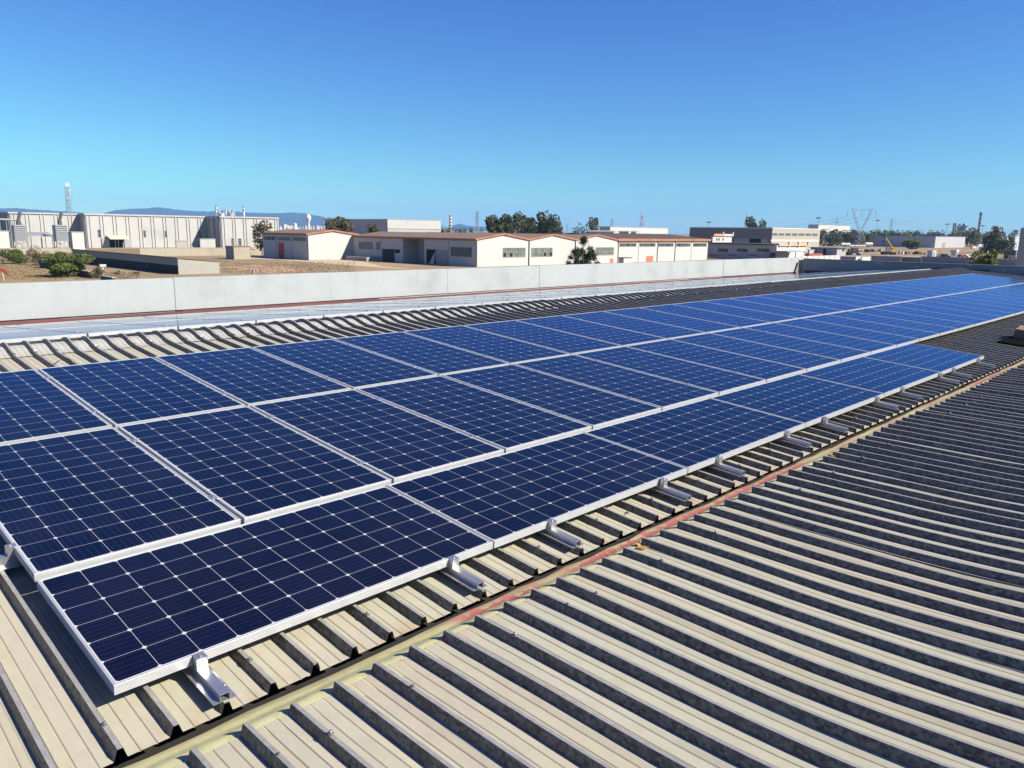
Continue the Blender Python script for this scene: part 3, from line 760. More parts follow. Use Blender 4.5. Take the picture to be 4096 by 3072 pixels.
# walls of the near block, butted pieces with the open bay between
mb = MB()
def gable_block(mb, ya, yb, xs, ev, pkz, inset=0.0):
    for a, b in zip(xs[:-1], xs[1:]):
        a2 = a + (inset if a == xs[0] else 0)
        mb.prism([(a2, ya, 0), (b, ya, 0), (b, ya, ev), ((a + b) / 2, ya, pkz), (a2, ya, ev + (0 if not inset else 0.0))], (0, yb - ya, 0))
gable_block(mb, Y2, Yn1, gx, eaves - 0.35, pk - 0.35)
gable_block(mb, Yn1, Yn2, gx, eaves - 0.35, pk - 0.35, inset=5.0)
gable_block(mb, Yn2, Y1 + 0.001, gx, eaves - 0.35, pk - 0.35)
hall.part('wall', mb, M['whitewall'])
def gable_roof(mb, xs, ya, yb, ev, pkz, t=0.3, over=0.35):
    for i, (a, b) in enumerate(zip(xs[:-1], xs[1:])):
        a2 = a - (over if i == 0 else 0); b2 = b + (over if i == len(xs) - 2 else 0); m = (a + b) / 2
        mb.prism([(a2, ya, ev - 0.04), (m, ya, pkz - 0.04), (b2, ya, ev - 0.04), (b2, ya, ev - t), (m, ya, pkz - t), (a2, ya, ev - t)], (0, yb - ya, 0))
mb = MB(); gable_roof(mb, gx, Y2 - 0.25, Y1 + 0.0, eaves, pk)
hall.part('roof', mb, M['etern'])
# orange bargeboards and side fascia
mb = MB()
for i, (a, b) in enumerate(zip(gx[:-1], gx[1:])):
    m = (a + b) / 2
    a2 = a - (0.38 if i == 0 else 0)
    mb.prism([(a2, Y2 - 0.33, eaves - 0.34), (m, Y2 - 0.33, pk - 0.32), (b, Y2 - 0.33, eaves - 0.34), (b, Y2 - 0.33, eaves + 0.04), (m, Y2 - 0.33, pk + 0.05), (a2, Y2 - 0.33, eaves + 0.04)], (0, 0.07, 0))
mb.box(X2 - 0.45, X2 - 0.37, Y2 - 0.26, Y1 - 0.5, eaves - 0.45, eaves + 0.02)
hall.part('fascia', mb, M['orange'])
for p in (1905, 2115, 2300):
    x = onY(p, 1000, Y2).x; mb = MB(); mb.bar((x, Y2 - 0.15, 0), (x, Y2 - 0.15, eaves - 0.45), 0.11, 0, 6); hall.part('downpipe', mb, M['pipe'])
fY, fX = ('Y', Y2), ('X', X2)
hall.window(fY, (2012, 992, 2100, 1027), 7, 2, gm='glass_g', broken=((0, 0), (2, 0)), fw=0.12)
hall.window(fY, (2126, 992, 2208, 1025), 7, 2, gm='glass_g', broken=((4, 0), (6, 0)), fw=0.12)
hall.window(fY, (2384, 990, 2453, 1019), 7, 2, gm='glass_g', fw=0.12)
hall.slab('door', fY, (2440, 1034, 2452, 1053), 'doororange')
# dark side in shade
hall.window(fX, (1804, 988, 1887, 1028), 7, 2, gm='glass')
hall.window(fX, (1436, 967, 1491, 997), 6, 2, gm='glass')
hall.window(fX, (1505, 968, 1521, 998), 2, 2, gm='glass')
hall.slab('doorway', fX, (1706, 997, 1743, 1073), 'void', 0.03)
hall.slab('sliding_door', fX, (1744, 999, 1790, 1073), 'greywall', 0.12)
hall.slab('door', fX, (1530, 995, 1579, 1062), plain('black_sheet_door', (0.02, 0.022, 0.028), 0.7), 0.08)
hall.slab('window_opening', fX, (1580, 997, 1600, 1013), 'void', 0.04)
for p in (1794, 1526):
    y = onX(p, 1000, X2).y; mb = MB(); mb.box(X2 - 0.05, X2 - 0.002, y - 0.12, y + 0.12, 0, eaves - 0.5); hall.part('wall_joint', mb, M['greywall'])
# sunlight inside the doorway, built as a white triangle
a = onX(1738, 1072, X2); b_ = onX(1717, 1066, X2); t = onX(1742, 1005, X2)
mb = MB(); mb.prism([(X2 - 0.20, a.y, 0.02), (X2 - 0.20, b_.y, 0.02), (X2 - 0.12, t.y, t.z)], (0.05, 0, 0)); hall.part('sun_patch_sheet', mb, M['whitewall'])
# loading dock
mb = MB(); ya, yb = onX(1430, 1000, X2).y - 1, onX(1522, 1000, X2).y; mb.box(X2 - 4.5, X2 - 0.01, yb, ya, 0, 1.1); hall.part('loading_dock', mb, M['greywall'])
# eaves-on wing
wing = B('long_white_wing', (gx[-1] + 3, Y2), 'long low white wing with strip windows and straight orange eaves, right of the gabled hall')
ew = eaves + 0.15
mb = MB(); mb.box(gx[-1] + 0.02, xe, Y2 + 0.25, Y2 + 34, 0, ew - 0.3); wing.part('wall', mb, M['whitewall'])
mb = MB(); mb.prism([(gx[-1] + 0.1, Y2 - 0.25, ew - 0.28), (gx[-1] + 0.1, Y2 - 0.25, ew), (gx[-1] + 0.1, Y2 + 17, ew + 1.45), (gx[-1] + 0.1, Y2 + 34.5, ew), (gx[-1] + 0.1, Y2 + 34.5, ew - 0.28)], (xe - gx[-1] + 0.5, 0, 0)); wing.part('roof', mb, plain('dark_bitumen_roof', (0.10, 0.075, 0.06), 0.9, var=0.25))
mb = MB(); mb.box(gx[-1] + 0.05, xe + 0.65, Y2 - 0.34, Y2 - 0.26, ew - 0.62, ew + 0.03); wing.part('fascia', mb, M['orange'])
for (a, b_) in ((2479, 2544), (2559, 2620), (2633, 2692), (2705, 2760), (2773, 2825)):
    wing.window(('Y', Y2 + 0.25), (a, 973, b_, 985.5), 7, 1, fm='wframe_grey', gm='glass', broken=((random.Random(a).randint(0, 6), 0),), fw=0.1)
wing.slab('door', ('Y', Y2 + 0.25), (2585, 1024, 2611, 1049), 'doororange')
for p in (2472, 2553, 2629, 2699, 2764, 2831):
    x = onY(p, 1000, Y2 + 0.25).x; mb = MB(); mb.bar((x, Y2 + 0.1, 0), (x, Y2 + 0.1, ew - 0.6), 0.09 if p in (2472, 2629, 2699, 2831) else 0.04, 0, 6); wing.part('downpipe', mb, M['pipe'])
# far block of the hall
fb = B('far_gabled_block', (X1, Y1), 'blank white gabled block with a red door in its shaded side')
mb = MB(); mb.prism([(X1, Y1, 0), (X1r + 0.5, Y1, 0), (X1r + 0.5, Y1, hE - 0.3), (xm, Y1, zpk - 0.3), (X1, Y1, hE - 0.3)], (0, Y1f - Y1, 0)); fb.part('wall', mb, M['whitewall'])
mb = MB(); gable_roof(mb, [X1, X1r + 0.5], Y1 - 0.25, Y1f + 0.3, hE, zpk); fb.part('roof', mb, M['etern'])
mb = MB(); mb.prism([(X1 - 0.38, Y1 - 0.33, hE - 0.42), (xm, Y1 - 0.33, zpk - 0.4), (X1r + 0.3, Y1 - 0.33, hE - 0.42), (X1r + 0.3, Y1 - 0.33, hE + 0.04), (xm, Y1 - 0.33, zpk + 0.05), (X1 - 0.38, Y1 - 0.33, hE + 0.04)], (0, 0.07, 0))
mb.box(X1 - 0.45, X1 - 0.37, Y1 - 0.26, Y1f + 0.3, hE - 0.45, hE + 0.02); fb.part('fascia', mb, M['orange'])
fX1 = ('X', X1)
for a in ((1057, 946, 1103, 960), (1113, 948, 1161, 962), (1172, 950, 1223, 964)): fb.window(fX1, a, 6, 1, fm='wframe_grey', gm='glass', broken=(((3, 0), (1, 0)) if a[0] == 1057 else ()))
fb.slab('door', fX1, (1113, 971, 1138, 1034), 'doorred')
for p in (1107, 1168): y = onX(p, 1000, X1).y; mb = MB(); mb.box(X1 - 0.06, X1 - 0.002, y - 0.14, y + 0.14, 0, hE - 0.5); fb.part('wall_joint', mb, M['greywall'])
mb = MB(); mb.bar((X1 + 0.1, Y1 - 0.14, 0), (X1 + 0.1, Y1 - 0.14, hE - 0.4), 0.1, 0, 6); fb.part('downpipe', mb, M['pipe'])
# roof clutter on the hall: stacks and a broken skylight
mb = MB(); p = onY(1675, 920, Y2 + 52); mb.box(p.x - .5, p.x + .5, Y2 + 40, Y2 + 41, eaves - 0.2, eaves + 1.9); hall.part('roof_stack', mb, plain('rusty_stack', (0.16, 0.06, 0.04), 0.8))

# ---- small block hut in the yard, kiosk by the wing
def box_b(name, label, pixL, pixC, pixR, ytop, base, mat, cat='hut', roof=None, group=None, over=0.15):
    """box building: left (shaded) edge, corner and right edge in pixels, its base row at the corner"""
    c = gp(pixC, base); h = ztop(c, ytop); xr = onY(pixR, base, c.y).x; yl = onX(pixL, base, c.x).y
    b = B(name, (c.x, c.y), label, cat, group)
    mb = MB(); mb.box(c.x, xr, c.y, yl, 0, h); b.part('wall', mb, mat)
    mb = MB(); mb.box(c.x - over, xr + over, c.y - over, yl + over, h + 0.002, h + 0.16); b.part('roof', mb, roof or mat)
    return b, c, h, xr, yl
box_b('block_hut', 'small beige block hut standing alone in the dry yard', 905, 937, 1003, 987, 1038, M['mortar'], roof=plain('red_hut_slab', (0.33, 0.19, 0.12), 0.9))
box_b('lean_to', 'small white lean-to with brown roof against the white wing', 2474, 2494, 2526, 1032, 1058, M['whitewall'], roof=M['etern'])

# ---- big precast hall on the left, in three stepped blocks
gC = gp(888, 992); XC, YC = gC.x, gC.y; hA = ztop(gC, 867)
XCr = onY(1117, 950, YC).x; YB = onX(829, 950, XC).y; XB = onY(347, 950, YB).x; YA = onX(323, 950, XB).y; XA = onY(46, 950, YA).x
big = B('precast_hall', (XB, YB), 'huge grey precast concrete hall with ribbed walls in three stepped blocks')
def ribbed(nm, x0, x1, y, yend, h):
    mb = MB(); mb.box(x0, x1, y, yend, 0, h); mb.box(x0 - 0.15, x1 + 0.1, y - 0.42, y - 0.001, h - 0.3, h + 0.25)
    p = 4.7; x = x0 + 0.3
    while x < x1 - 0.4:
        for dx in (0, 1.15): 
            if x + dx + 0.25 < x1: mb.box(x + dx, x + dx + 0.26, y - 0.32, y - 0.001, 0, h - 0.301)
        x += p
    yy = y + 0.5
    mb.box(x0 - 0.42, x0 - 0.151, y - 0.42, yend, h - 0.3, h + 0.25)
    while yy < yend:
        mb.box(x0 - 0.32, x0 - 0.001, yy, yy + 0.26, 0, h - 0.301); mb.box(x0 - 0.32, x0 - 0.001, yy + 1.15, yy + 1.41, 0, h - 0.301); yy += p
    big.part(nm, mb, M['concpan'])
ribbed('wall', XC, XCr, YC, YB - 0.45, hA); ribbed('wall', XB, XCr, YB, YA - 0.45, hA); ribbed('wall', XA, XB + 60, YA, YA + 90, hA)
mb = MB(); mb.box(XB + 0.2, XCr - 0.3, YB + 0.2, YA - 0.5, hA + 0.002, hA + 0.1); big.part('roof', mb, M['etern'])
fB = ('Y', YB - 0.02); fC = ('Y', YC - 0.02)
for a in ((391, 919, 406, 948), (570, 922, 584, 948), (655, 923, 669, 948), (790, 925, 803, 950)): big.window(fB, a, 1, 2, fm='wframe_grey', gm='glass', fw=0.12, out=0.1)
for a in ((926, 954, 939, 982), (953, 954, 966, 982)): big.window(fC, a, 1, 3, fm='wframe_grey', gm='glass', fw=0.12, out=0.1)
big.slab('gate', fB, (437, 956, 493, 990), 'void', 0.1)
big.slab('gate_wing', fB, (405, 955, 436, 988), 'galv', 0.5); big.slab('gate_wing', fB, (495, 956, 527, 992), 'galv', 0.5)
a = onY(423, 947, YB); b_ = onY(503, 950, YB); mb = MB(); mb.prism([(a.x, YB - 0.4, a.z + 0.4), (a.x, YB - 4.5, a.z - 0.9), (a.x, YB - 4.5, a.z - 0.65), (a.x, YB - 0.4, a.z + 0.65)], (b_.x - a.x, 0, 0)); big.part('canopy', mb, plain('cream_canopy_sheet', (0.62, 0.57, 0.42), 0.7))
box_b('annex', 'pale box annex against the shaded step of the precast hall', 800, 802, 863, 956, 993, M['concpan'], 'annex')
box_b('annex', 'white flat-topped cabin at the first step of the precast hall', 277, 293, 341, 929, 999, M['whitewall'], 'cabin')
box_b('loading_shelter', 'low cream loading shelter under the big hall windows', 703, 706, 752, 964, 993, M['cream'], 'shelter')
# dust filters in front of the left block
def filter_unit(px, label):
    c = gp(px, 1000); b = B('dust_filter', (c.x, c.y), label, 'filter unit', 'filter units before the left block')
    w_ = onY(px + 46, 1000, c.y).x - c.x; d = w_ * 1.1; z0 = ztop(c, 966); z1 = ztop(c, 900)
    mb = MB(); mb.box(c.x, c.x + w_, c.y, c.y + d, z0, z1)
    for i in range(9):
        z = z0 + (z1 - z0) * i / 8.5; mb.box(c.x - 0.12, c.x + w_ + 0.12, c.y - 0.3, c.y - 0.001, z, z + 0.35)
    b.part('casing', mb, M['galv'])
    mb = MB()
    for sx in (0.15, w_ - 0.15):
        for sy in (0.15, d - 0.15): mb.bar((c.x + sx, c.y + sy, 0), (c.x + sx, c.y + sy, z0), 0.16)
    for y in (0.15, d - 0.15): mb.bar((c.x + .15, c.y + y, 0.5), (c.x + w_ / 2, c.y + y, z0 - .4), 0.11); mb.bar((c.x + w_ - .15, c.y + y, 0.5), (c.x + w_ / 2, c.y + y, z0 - .4), 0.11)
    b.part('support_frame', mb, M['galv'])
    mb = MB(); mb.bar((c.x + w_ * .55, c.y + d / 2, z1), (c.x + w_ * .55, c.y + d / 2, z1 + 1.5), 0.7, 0, 8); mb.bar((c.x + w_ * .55, c.y + d / 2, z1 + 1.5), (c.x + w_ * .8, c.y + d / 2, z1 + 4.2), 0.5, 0, 8); mb.tube([(c.x - .2, c.y, 0), (c.x - .2, c.y, z1 + 1.2)], 0.07)
    b.part('duct', mb, plain('dark_duct', (0.10, 0.10, 0.105), 0.6))
filter_unit(66, 'ribbed grey dust filter on legs, left one before the big concrete hall'); filter_unit(231, 'ribbed grey dust filter on legs, right one beside the sheet canopy')
a = onY(-30, 876, YA - 12); b_ = onY(76, 880, YA - 12); mb = MB(); mb.bar(a - a, b_ - a, 0.35, 0, 8); mb.bar(Vector((b_.x - a.x, 0, b_.z - a.z)), Vector((b_.x - a.x + 1.5, 0, b_.z - a.z - 2.5)), 0.3, 0, 8)
for i in range(5): t = i / 4; mb.bar((b_.x - a.x) * t * Vector((1, 0, 0)), ((b_.x - a.x) * t, 0, -a.z), 0.1)
tag(mb.build('overhead_duct', M['galv'], loc=a), 'long grey overhead duct running to the left dust filter', 'duct')
box_b('white_workshop', 'white workshop end at the extreme left edge behind the bushes', -60, -20, 43, 925, 1004, M['whitewall'])
a = gp(118, 998); z = ztop(a, 945); x1 = onY(220, 998, a.y).x
cs = B('sheet_canopy', (a.x, a.y), 'corrugated sheet canopy on posts between the two dust filters', 'canopy')
mb = MB(); mb.prism([(a.x, a.y, z), (a.x, a.y, z + .25), (a.x, a.y + 7, z + 1.4), (a.x, a.y + 7, z + 1.15)], (x1 - a.x, 0, 0)); cs.part('roof', mb, M['galv'])
mb = MB()
for t in (0.05, 0.5, 0.95): mb.bar((a.x + (x1 - a.x) * t, a.y + .3, 0), (a.x + (x1 - a.x) * t, a.y + .3, z), 0.12)
cs.part('posts', mb, M['galv'])
# yard walls
def wall_y(name, label, pa, pb, base, ytop, mat, th=0.3, group=None, cat='wall'):
    c = gp(pa, base); x1 = onY(pb, base, c.y).x; h = ztop(c, ytop); mb = MB(); mb.box(0, x1 - c.x, 0, th, 0, h); mb.box(-0.03, x1 - c.x + 0.03, -0.05, th + 0.05, h + 0.002, h + 0.09)
    return tag(mb.build(name, mat, loc=c), label, cat, group)
wall_y('yard_wall', 'long beige yard wall below the ribbed precast hall', 560, 1056, 1026, 993, M['mortar'])
wall_y('yard_wall', 'short beige wall below the dust filters, left of the long shed', -20, 286, 1017, 994, M['mortar'])
# long low shed
gs = gp(715, 1098); zs0 = ztop(gs, 1034); xs1 = onY(879, 1095, gs.y).x; zs1 = onY(879, 1047, gs.y).z
ysf = onX(287, 990, gs.x).y
shed = B('long_shed', (gs.x, gs.y), 'long low shed with a sloping brown roof and blank pale end wall', 'shed')
mb = MB(); mb.prism([(gs.x, gs.y, 0), (xs1, gs.y, 0), (xs1, gs.y, zs1), (gs.x, gs.y, zs0)], (0, ysf - gs.y, 0)); shed.part('wall', mb, conc('pale_plastered_end', (0.40, 0.385, 0.34), 0.08))
mb = MB(); mb.prism([(gs.x - .25, gs.y - .15, zs0 + .03), (xs1 + .5, gs.y - .15, zs1 - .01), (xs1 + .5, gs.y - .15, zs1 + .13), (gs.x - .25, gs.y - .15, zs0 + .17)], (0, ysf - gs.y + .3, 0)); shed.part('roof', mb, M['etern'])
mb = MB(); mb.box(gs.x - .05, gs.x - .003, gs.y + .05, ysf - .1, 0, zs0 * .55); shed.part('dark_plinth', mb, plain('plinth_with_bush_shade', (0.03, 0.028, 0.028), 0.8))  # dark plinth; the bushes' shadow on it is put into its colour
# ruined low garden wall running away on the left
def wall_x(name, label, pa, pb, base, ytop, mat, cap=None, th=0.35):
    c = gp(pa, base); y1 = onX(pb, base - 20, c.x).y; h = ztop(c, ytop); mb = MB(); mb.box(0, th, 0, y1 - c.y, 0, h); mb.box(-.08, th + .08, -.05, y1 - c.y, h + .002, h + .12, 1)
    return tag(mb.build(name, [mat, cap or mat], loc=c), label, 'wall')
wdk = plain('dark_stone_wall', (0.10, 0.09, 0.085), 0.9); wcap = plain('pale_wall_coping', (0.5, 0.47, 0.42), 0.85)
wall_x('garden_wall', 'low dark garden wall with pale coping, piece nearest the parapet', 452, 402, 1132, 1112, wdk, wcap)
wall_x('garden_wall', 'low dark garden wall with pale coping, piece right of the big green bush', 358, 305, 1112, 1088, wdk, wcap)
wall_x('garden_wall', 'low dark garden wall with pale coping, piece between the two large bushes', 193, 158, 1075, 1042, wdk, wcap)
wall_x('garden_wall', 'low dark garden wall with pale coping, farthest piece by the left bush', 100, 78, 1052, 1034, wdk, wcap)

# ---- low pink-striped building right of the wing
gD = gp(3103, 1043); XD, YD = gD.x, gD.y; hD = ztop(gD, 981); YDf = onX(2790, 1000, XD).y; XDr = onY(3221, 1010, YD).x
lo = B('striped_workshop', (XD, YD), 'low grey-white workshop with faded pink stripes and flat dark roof')
mb = MB(); mb.box(XD, XDr, YD, YDf, 0, hD); lo.part('wall', mb, conc('dirty_white_render', (0.60, 0.575, 0.57), 0.12, scale=0.15))
mb = MB(); mb.box(XD - 1.0, XDr, YD + 0.5, YDf + .5, hD + .003, hD + .35); lo.part('roof', mb, plain('dark_flat_roof', (0.07, 0.065, 0.06), 0.9))
M['pink'] = plain('faded_pink_band', (0.50, 0.21, 0.29), 0.8)
for (a, b_) in ((2832, 2872), (2913, 2946), (2990, 3028), (3077, 3100)): lo.slab('pink_stripe', ('X', XD), (a, 1016, b_, 1025.5), 'pink', 0.03)
for (a, b_) in ((2873, 2912), (2948, 2990), (3029, 3077)):
    lo.window(('X', XD), (a, 994, b_, 1008), 6, 1, fm='wframe_grey', gm='glass', broken=((1, 0),))
    lo.slab('wall_bay', ('X', XD), (a - .5, 1011, b_ + .5, 1040), plain('grey_bay_panel', (0.47, 0.46, 0.47), 0.85), 0.02)
for i, (a, b_) in enumerate(((3113, 3150), (3154, 3188), (3191, 3226))):
    p = onY(a, 985, YD - .02); q = onY(b_, 985, YD); mb = MB(); mb.prism([(p.x, YD - .5, hD - 0.25), (p.x, YD - .05, hD + .75), (p.x, YD - .003, hD + .75), (p.x, YD - .003, hD - .25)], (q.x - p.x, 0, 0)); lo.part('tiled_parapet', mb, plain('orange_tiles', (0.62, 0.36, 0.24), 0.8, var=.3))
    mb = MB(); mb.box(q.x + .05, q.x + .9, YD - .6, YD - .001, hD - .4, hD + 1.0); lo.part('parapet_post', mb, M['whitewall'])
lo.slab('pink_stripe', ('Y', YD), (3104, 1022, 3142, 1031), plain('pale_pink_band', (0.75, 0.55, 0.58), .8), 0.03)
p = gp(3146, 1046); q = onY(3218, 1040, p.y); z = ztop(p, 1008)
cp = B('carport', (p.x, p.y), 'small open carport before the lit end of the striped workshop', 'carport')
mb = MB(); mb.box(p.x, q.x, p.y, p.y + 6, z, z + .25); cp.part('roof', mb, M['galv'])
mb = MB()
for xx in (p.x + .2, (p.x + q.x) / 2, q.x - .2):
    for yy in (p.y + .2, p.y + 5.8): mb.bar((xx, yy, 0), (xx, yy, z), .12)
mb.box(p.x + .3, q.x - .3, p.y + 5.7, p.y + 5.8, 0, z - .5)
cp.part('posts', mb, plain('dark_steel_posts', (.07, .07, .07), .7))

# ---- beige office block with the long shaded hall
gE = gp(3083, 1010); XE_, YE = gE.x, gE.y; hEt = ztop(gE, 911); XEr = onY(3274, 1000, YE).x; YEf = onX(2757, 950, XE_).y
of = B('office_block', (XE_, YE), 'large flat-roofed block, beige lit front with seven windows and long dark side')
mb = MB(); mb.box(XE_, XEr, YE, YEf, 0, hEt - .35); of.part('wall', mb, M['cream'])
mb = MB(); mb.box(XE_ - .1, XEr + .1, YE - .12, YEf + .1, hEt - .347, hEt + .05); of.part('cornice', mb, conc('white_cornice', (.7, .69, .66), .05))
mb = MB(); mb.box(XE_ - .05, XE_ - .003, YE + .3, YEf - .2, 0, hEt - .36); of.part('cladding', mb, plain('grey_brown_cladding', (.27, .245, .225), .85, var=.06))
for i in range(7):
    a = 3088.5 + i * 27.0 - i * i * 0.05; of.window(('Y', YE), (a, 932.6 + .25 * i, a + 20, 942.2 + .25 * i), 4, 1, fm='wframe_grey', gm='glass', fw=.22)
of.slab('white_band', ('Y', YE), (3084, 959, 3274, 965), conc('white_band_paint', (.78, .76, .72), .05), .04)
of.window(('X', XE_ - .05), (3001, 932, 3044, 941), 6, 1, fm='wframe_grey', gm='glass', fw=.3)
of.slab('loading_door', ('X', XE_ - .05), (2998, 955, 3043, 980), 'void', .06)
of.slab('roller_door', ('X', XE_ - .05), (2938, 953, 2972, 980), plain('grey_roller', (.40, .40, .42), .7), .06); of.slab('roller_door', ('X', XE_ - .05), (2974, 953, 2997, 980), plain('lilac_roller', (.43, .42, .47), .7), .06); of.slab('roller_door', ('X', XE_ - .05), (3044, 955, 3068, 980), plain('pale_roller', (.43, .42, .45), .7), .06)
# small white house with tiled parapet
b, c, h, xr, yl = box_b('white_house', 'small white flat house with orange parapet, just behind the white wing', 2838, 2846, 2922, 946, 1030, M['whitewall'])
for i in range(2):
    L = (xr - c.x) / 2 - .6; x0 = c.x + .2 + i * (L + .8); mb = MB(); mb.box(x0, x0 + L, c.y - .4, c.y - .001, h + .17, h + .95); b.part('parapet_wall', mb, plain('orange_white_parapet_%d' % i, ((.66, .36, .22) if i == 0 else (.72, .55, .5)), .8))
    mb = MB(); mb.box(x0 + L + .05, x0 + L + .55, c.y - .5, c.y + .3, h + .17, h + 1.7); b.part('parapet_post', mb, M['whitewall'])
for p in (2865, 2874, 2890): b.window(('Y', c.y), (p, 953, p + 4, 962), 1, 1, gm='glass')
def flat_b(name, label, pixL, pixC, pixR, ytop, D, mat, cat='building', side=None, lower=None):
    p = atd(pixC, ytop, D); xr = onY(pixR, ytop, p.y).x; yl = onX(pixL, ytop, p.x).y; b = B(name, (p.x, p.y), label, cat); h = p.z
    mb = MB(); mb.box(p.x, xr, p.y, yl, 0, h); b.part('wall', mb, mat)
    mb = MB(); mb.box(p.x - .12, xr + .12, p.y - .12, yl + .12, h + .003, h + .3); b.part('cornice', mb, M['galv'])
    if lower: 
        mb = MB(); x = p.x + .4
        while x < xr - .5: mb.box(x, x + .22, p.y - .14, p.y - .002, 0, lower * h); x += 1.1
        b.part('ribbed_cladding', mb, mat)
        mb = MB(); mb.box(p.x, xr, p.y - .35, p.y - .001, lower * h + .002, lower * h + .4); b.part('string_course', mb, mat)
    return b, p, h, xr, yl
flat_b('concrete_warehouse', 'grey and white concrete warehouse behind the roof of the gabled hall', 1300, 1550, 1763, 878, 470, M['concpan'], lower=0.62)
flat_b('white_warehouse', 'flat white warehouse beyond the wing, under the red and white pylon', 2398, 2441, 2673, 908, 450, M['whitewall'])
flat_b('tall_white_store', 'tall plain white store rising above the tree belt', 3234, 3275, 3402, 899, 800, M['whitewall'])
flat_b('grey_depot', 'grey depot with a dark purple door behind the white corrugated hall', 3700, 3862, 3946, 944, 760, plain('grey_depot_render', (.36, .34, .36), .85))
c = gp(3743, 991.5); b, p, h, xr, yl = flat_b('corrugated_hall', 'white corrugated hall with a bright end wall, behind the yellow crane', 3488, 3743, 3862, 947, depth(c), plain('white_corrugated_sheet', (.58, .57, .585), .6, var=.05))
mb = MB(); x = p.x + .3
while x < xr: mb.box(x, x + .5, p.y - .1, p.y - .002, .5, h - .1); x += 2.2
yy = p.y + .3
while yy < yl: mb.box(p.x - .1, p.x - .002, yy, yy + .5, .5, h - .1); yy += 2.2
b.part('cladding_ribs', mb, plain('white_ribs', (.58, .57, .585), .6, var=.05))
b.slab('door', ('Y', p.y - .1), (3772, 970, 3781, 989), M['galv'], .08)
b.slab('dark_base', ('X', p.x - .1), (3488, 986, 3743, 996), plain('dark_base_band', (.08, .08, .085), .9), .06)
flat_b('distant_white_shed', 'small bright white shed between the trees at the right edge', 4015, 4021, 4080, 945, 600, M['whitewall'])
flat_b('pale_blue_shed', 'pale blue-white shed partly hidden by the column at right', 4058, 4062, 4120, 954, 420, plain('pale_blue_paint', (.6, .66, .72), .7))
N_ = atd(3900, 965, 759); 
dp = B('purple_door_wall', (N_.x, N_.y), 'dark purple roller door in the grey depot', 'door')
a = atd(3896, 962, 752); b_ = atd(3937, 962, 752); mb = MB(); mb.prism([(a.x, a.y, 0), (b_.x, b_.y, 0), (b_.x, b_.y, b_.z), (a.x, a.y, a.z)], (1.2, 1.2, 0)); dp.part('door_leaf', mb, plain('purple_door', (.10, .04, .08), .7))
# barrel vaults
def vault(pl, pr, ytop, D, label):
    a = atd(pl, ytop, D); b_ = atd(pr, ytop, D); r = (b_ - a).length * .36; n = 10; mb = MB()
    prof = [(r * math.cos(math.pi * i / n), r * .55 * math.sin(math.pi * i / n)) for i in range(n + 1)]
    L = 14; zb = a.z - r * .55
    for y in (0, L):
        for (x, z) in prof: mb.v.append((x, y, z))
    mb.f += [[i, i + 1, n + 2 + i, n + 1 + i] for i in range(n)] + [list(range(n + 1))]; mb.m = [0] * len(mb.f)
    mb.box(-r, r, 0, L, -zb, -0.001)
    m = (a + b_) / 2
    tag(mb.build('barrel_vault', plain('cream_vault_sheet', (.52, .49, .43), .7), loc=(m.x, m.y, zb)), label, 'vaulted roof', 'vaulted roofs behind the wing')
vault(2440, 2492, 922, 330, 'cream barrel-vaulted shed, widest, below the white warehouse'); vault(2508, 2530, 924, 330, 'dark barrel-vaulted shed, narrow, between two vaults'); vault(2530, 2578, 923, 332, 'cream barrel-vaulted shed, right of the narrow vault')

# ---- rendered column beyond the end parapet, right edge
p = atd(4071, 1000, 47); zt = atd(4071, 912, 47).z
cb = B('concrete_column', (p.x, p.y), 'tall lilac-grey rendered column with a dark cap at the right edge', 'column')
mb = MB(); mb.box(p.x, p.x + 1.5, p.y - 1.6, p.y, 0, zt); cb.part('shaft', mb, conc('lilac_render', (.40, .40, .43), .06))
mb = MB(); mb.box(p.x + .12, p.x + 1.3, p.y - 1.4, p.y - .12, zt + .002, zt + .2); mb.box(p.x - .25, p.x + .4, p.y - .5, p.y - .3, zt + .05, zt + .12); cb.part('cap', mb, M['black'])

# =================================================================== foliage
def leafmat(name, dark, light):
    k = NT(name); g = k.n('NewGeometry')
    c = k.ramp(g.outputs['Random Per Island'], [(0.0, dark), (0.6, tuple((a + b) / 2 for a, b in zip(dark, light))), (1.0, light)])
    k.set(col=c, rough=0.75, spec=0.25)
    tr = k.n('BsdfTranslucent'); k.l(c, tr.inputs[0]); ms = k.n('MixShader'); ms.inputs[0].default_value = 0.35
    k.l(k.b.outputs[0], ms.inputs[1]); k.l(tr.outputs[0], ms.inputs[2]); k.l(ms.outputs[0], k.t.nodes['Material Output'].inputs[0])
    return k.mat
LF = {'dark': leafmat('dark_evergreen_leaf', (.03, .036, .012), (.14, .145, .05)), 'euca': leafmat('grey_green_leaf', (.035, .04, .024), (.22, .215, .14)),
      'olive': leafmat('olive_yellow_leaf', (.07, .065, .02), (.19, .16, .06)), 'bush': leafmat('fresh_bush_leaf', (.06, .08, .018), (.22, .26, .07)),
      'dry': leafmat('dry_twig_leaf', (.09, .08, .04), (.22, .19, .10)), 'pine': leafmat('pine_needle', (.012, .024, .008), (.06, .10, .03)), 'belt': leafmat('belt_tree_leaf', (.045, .055, .014), (.20, .21, .07))}
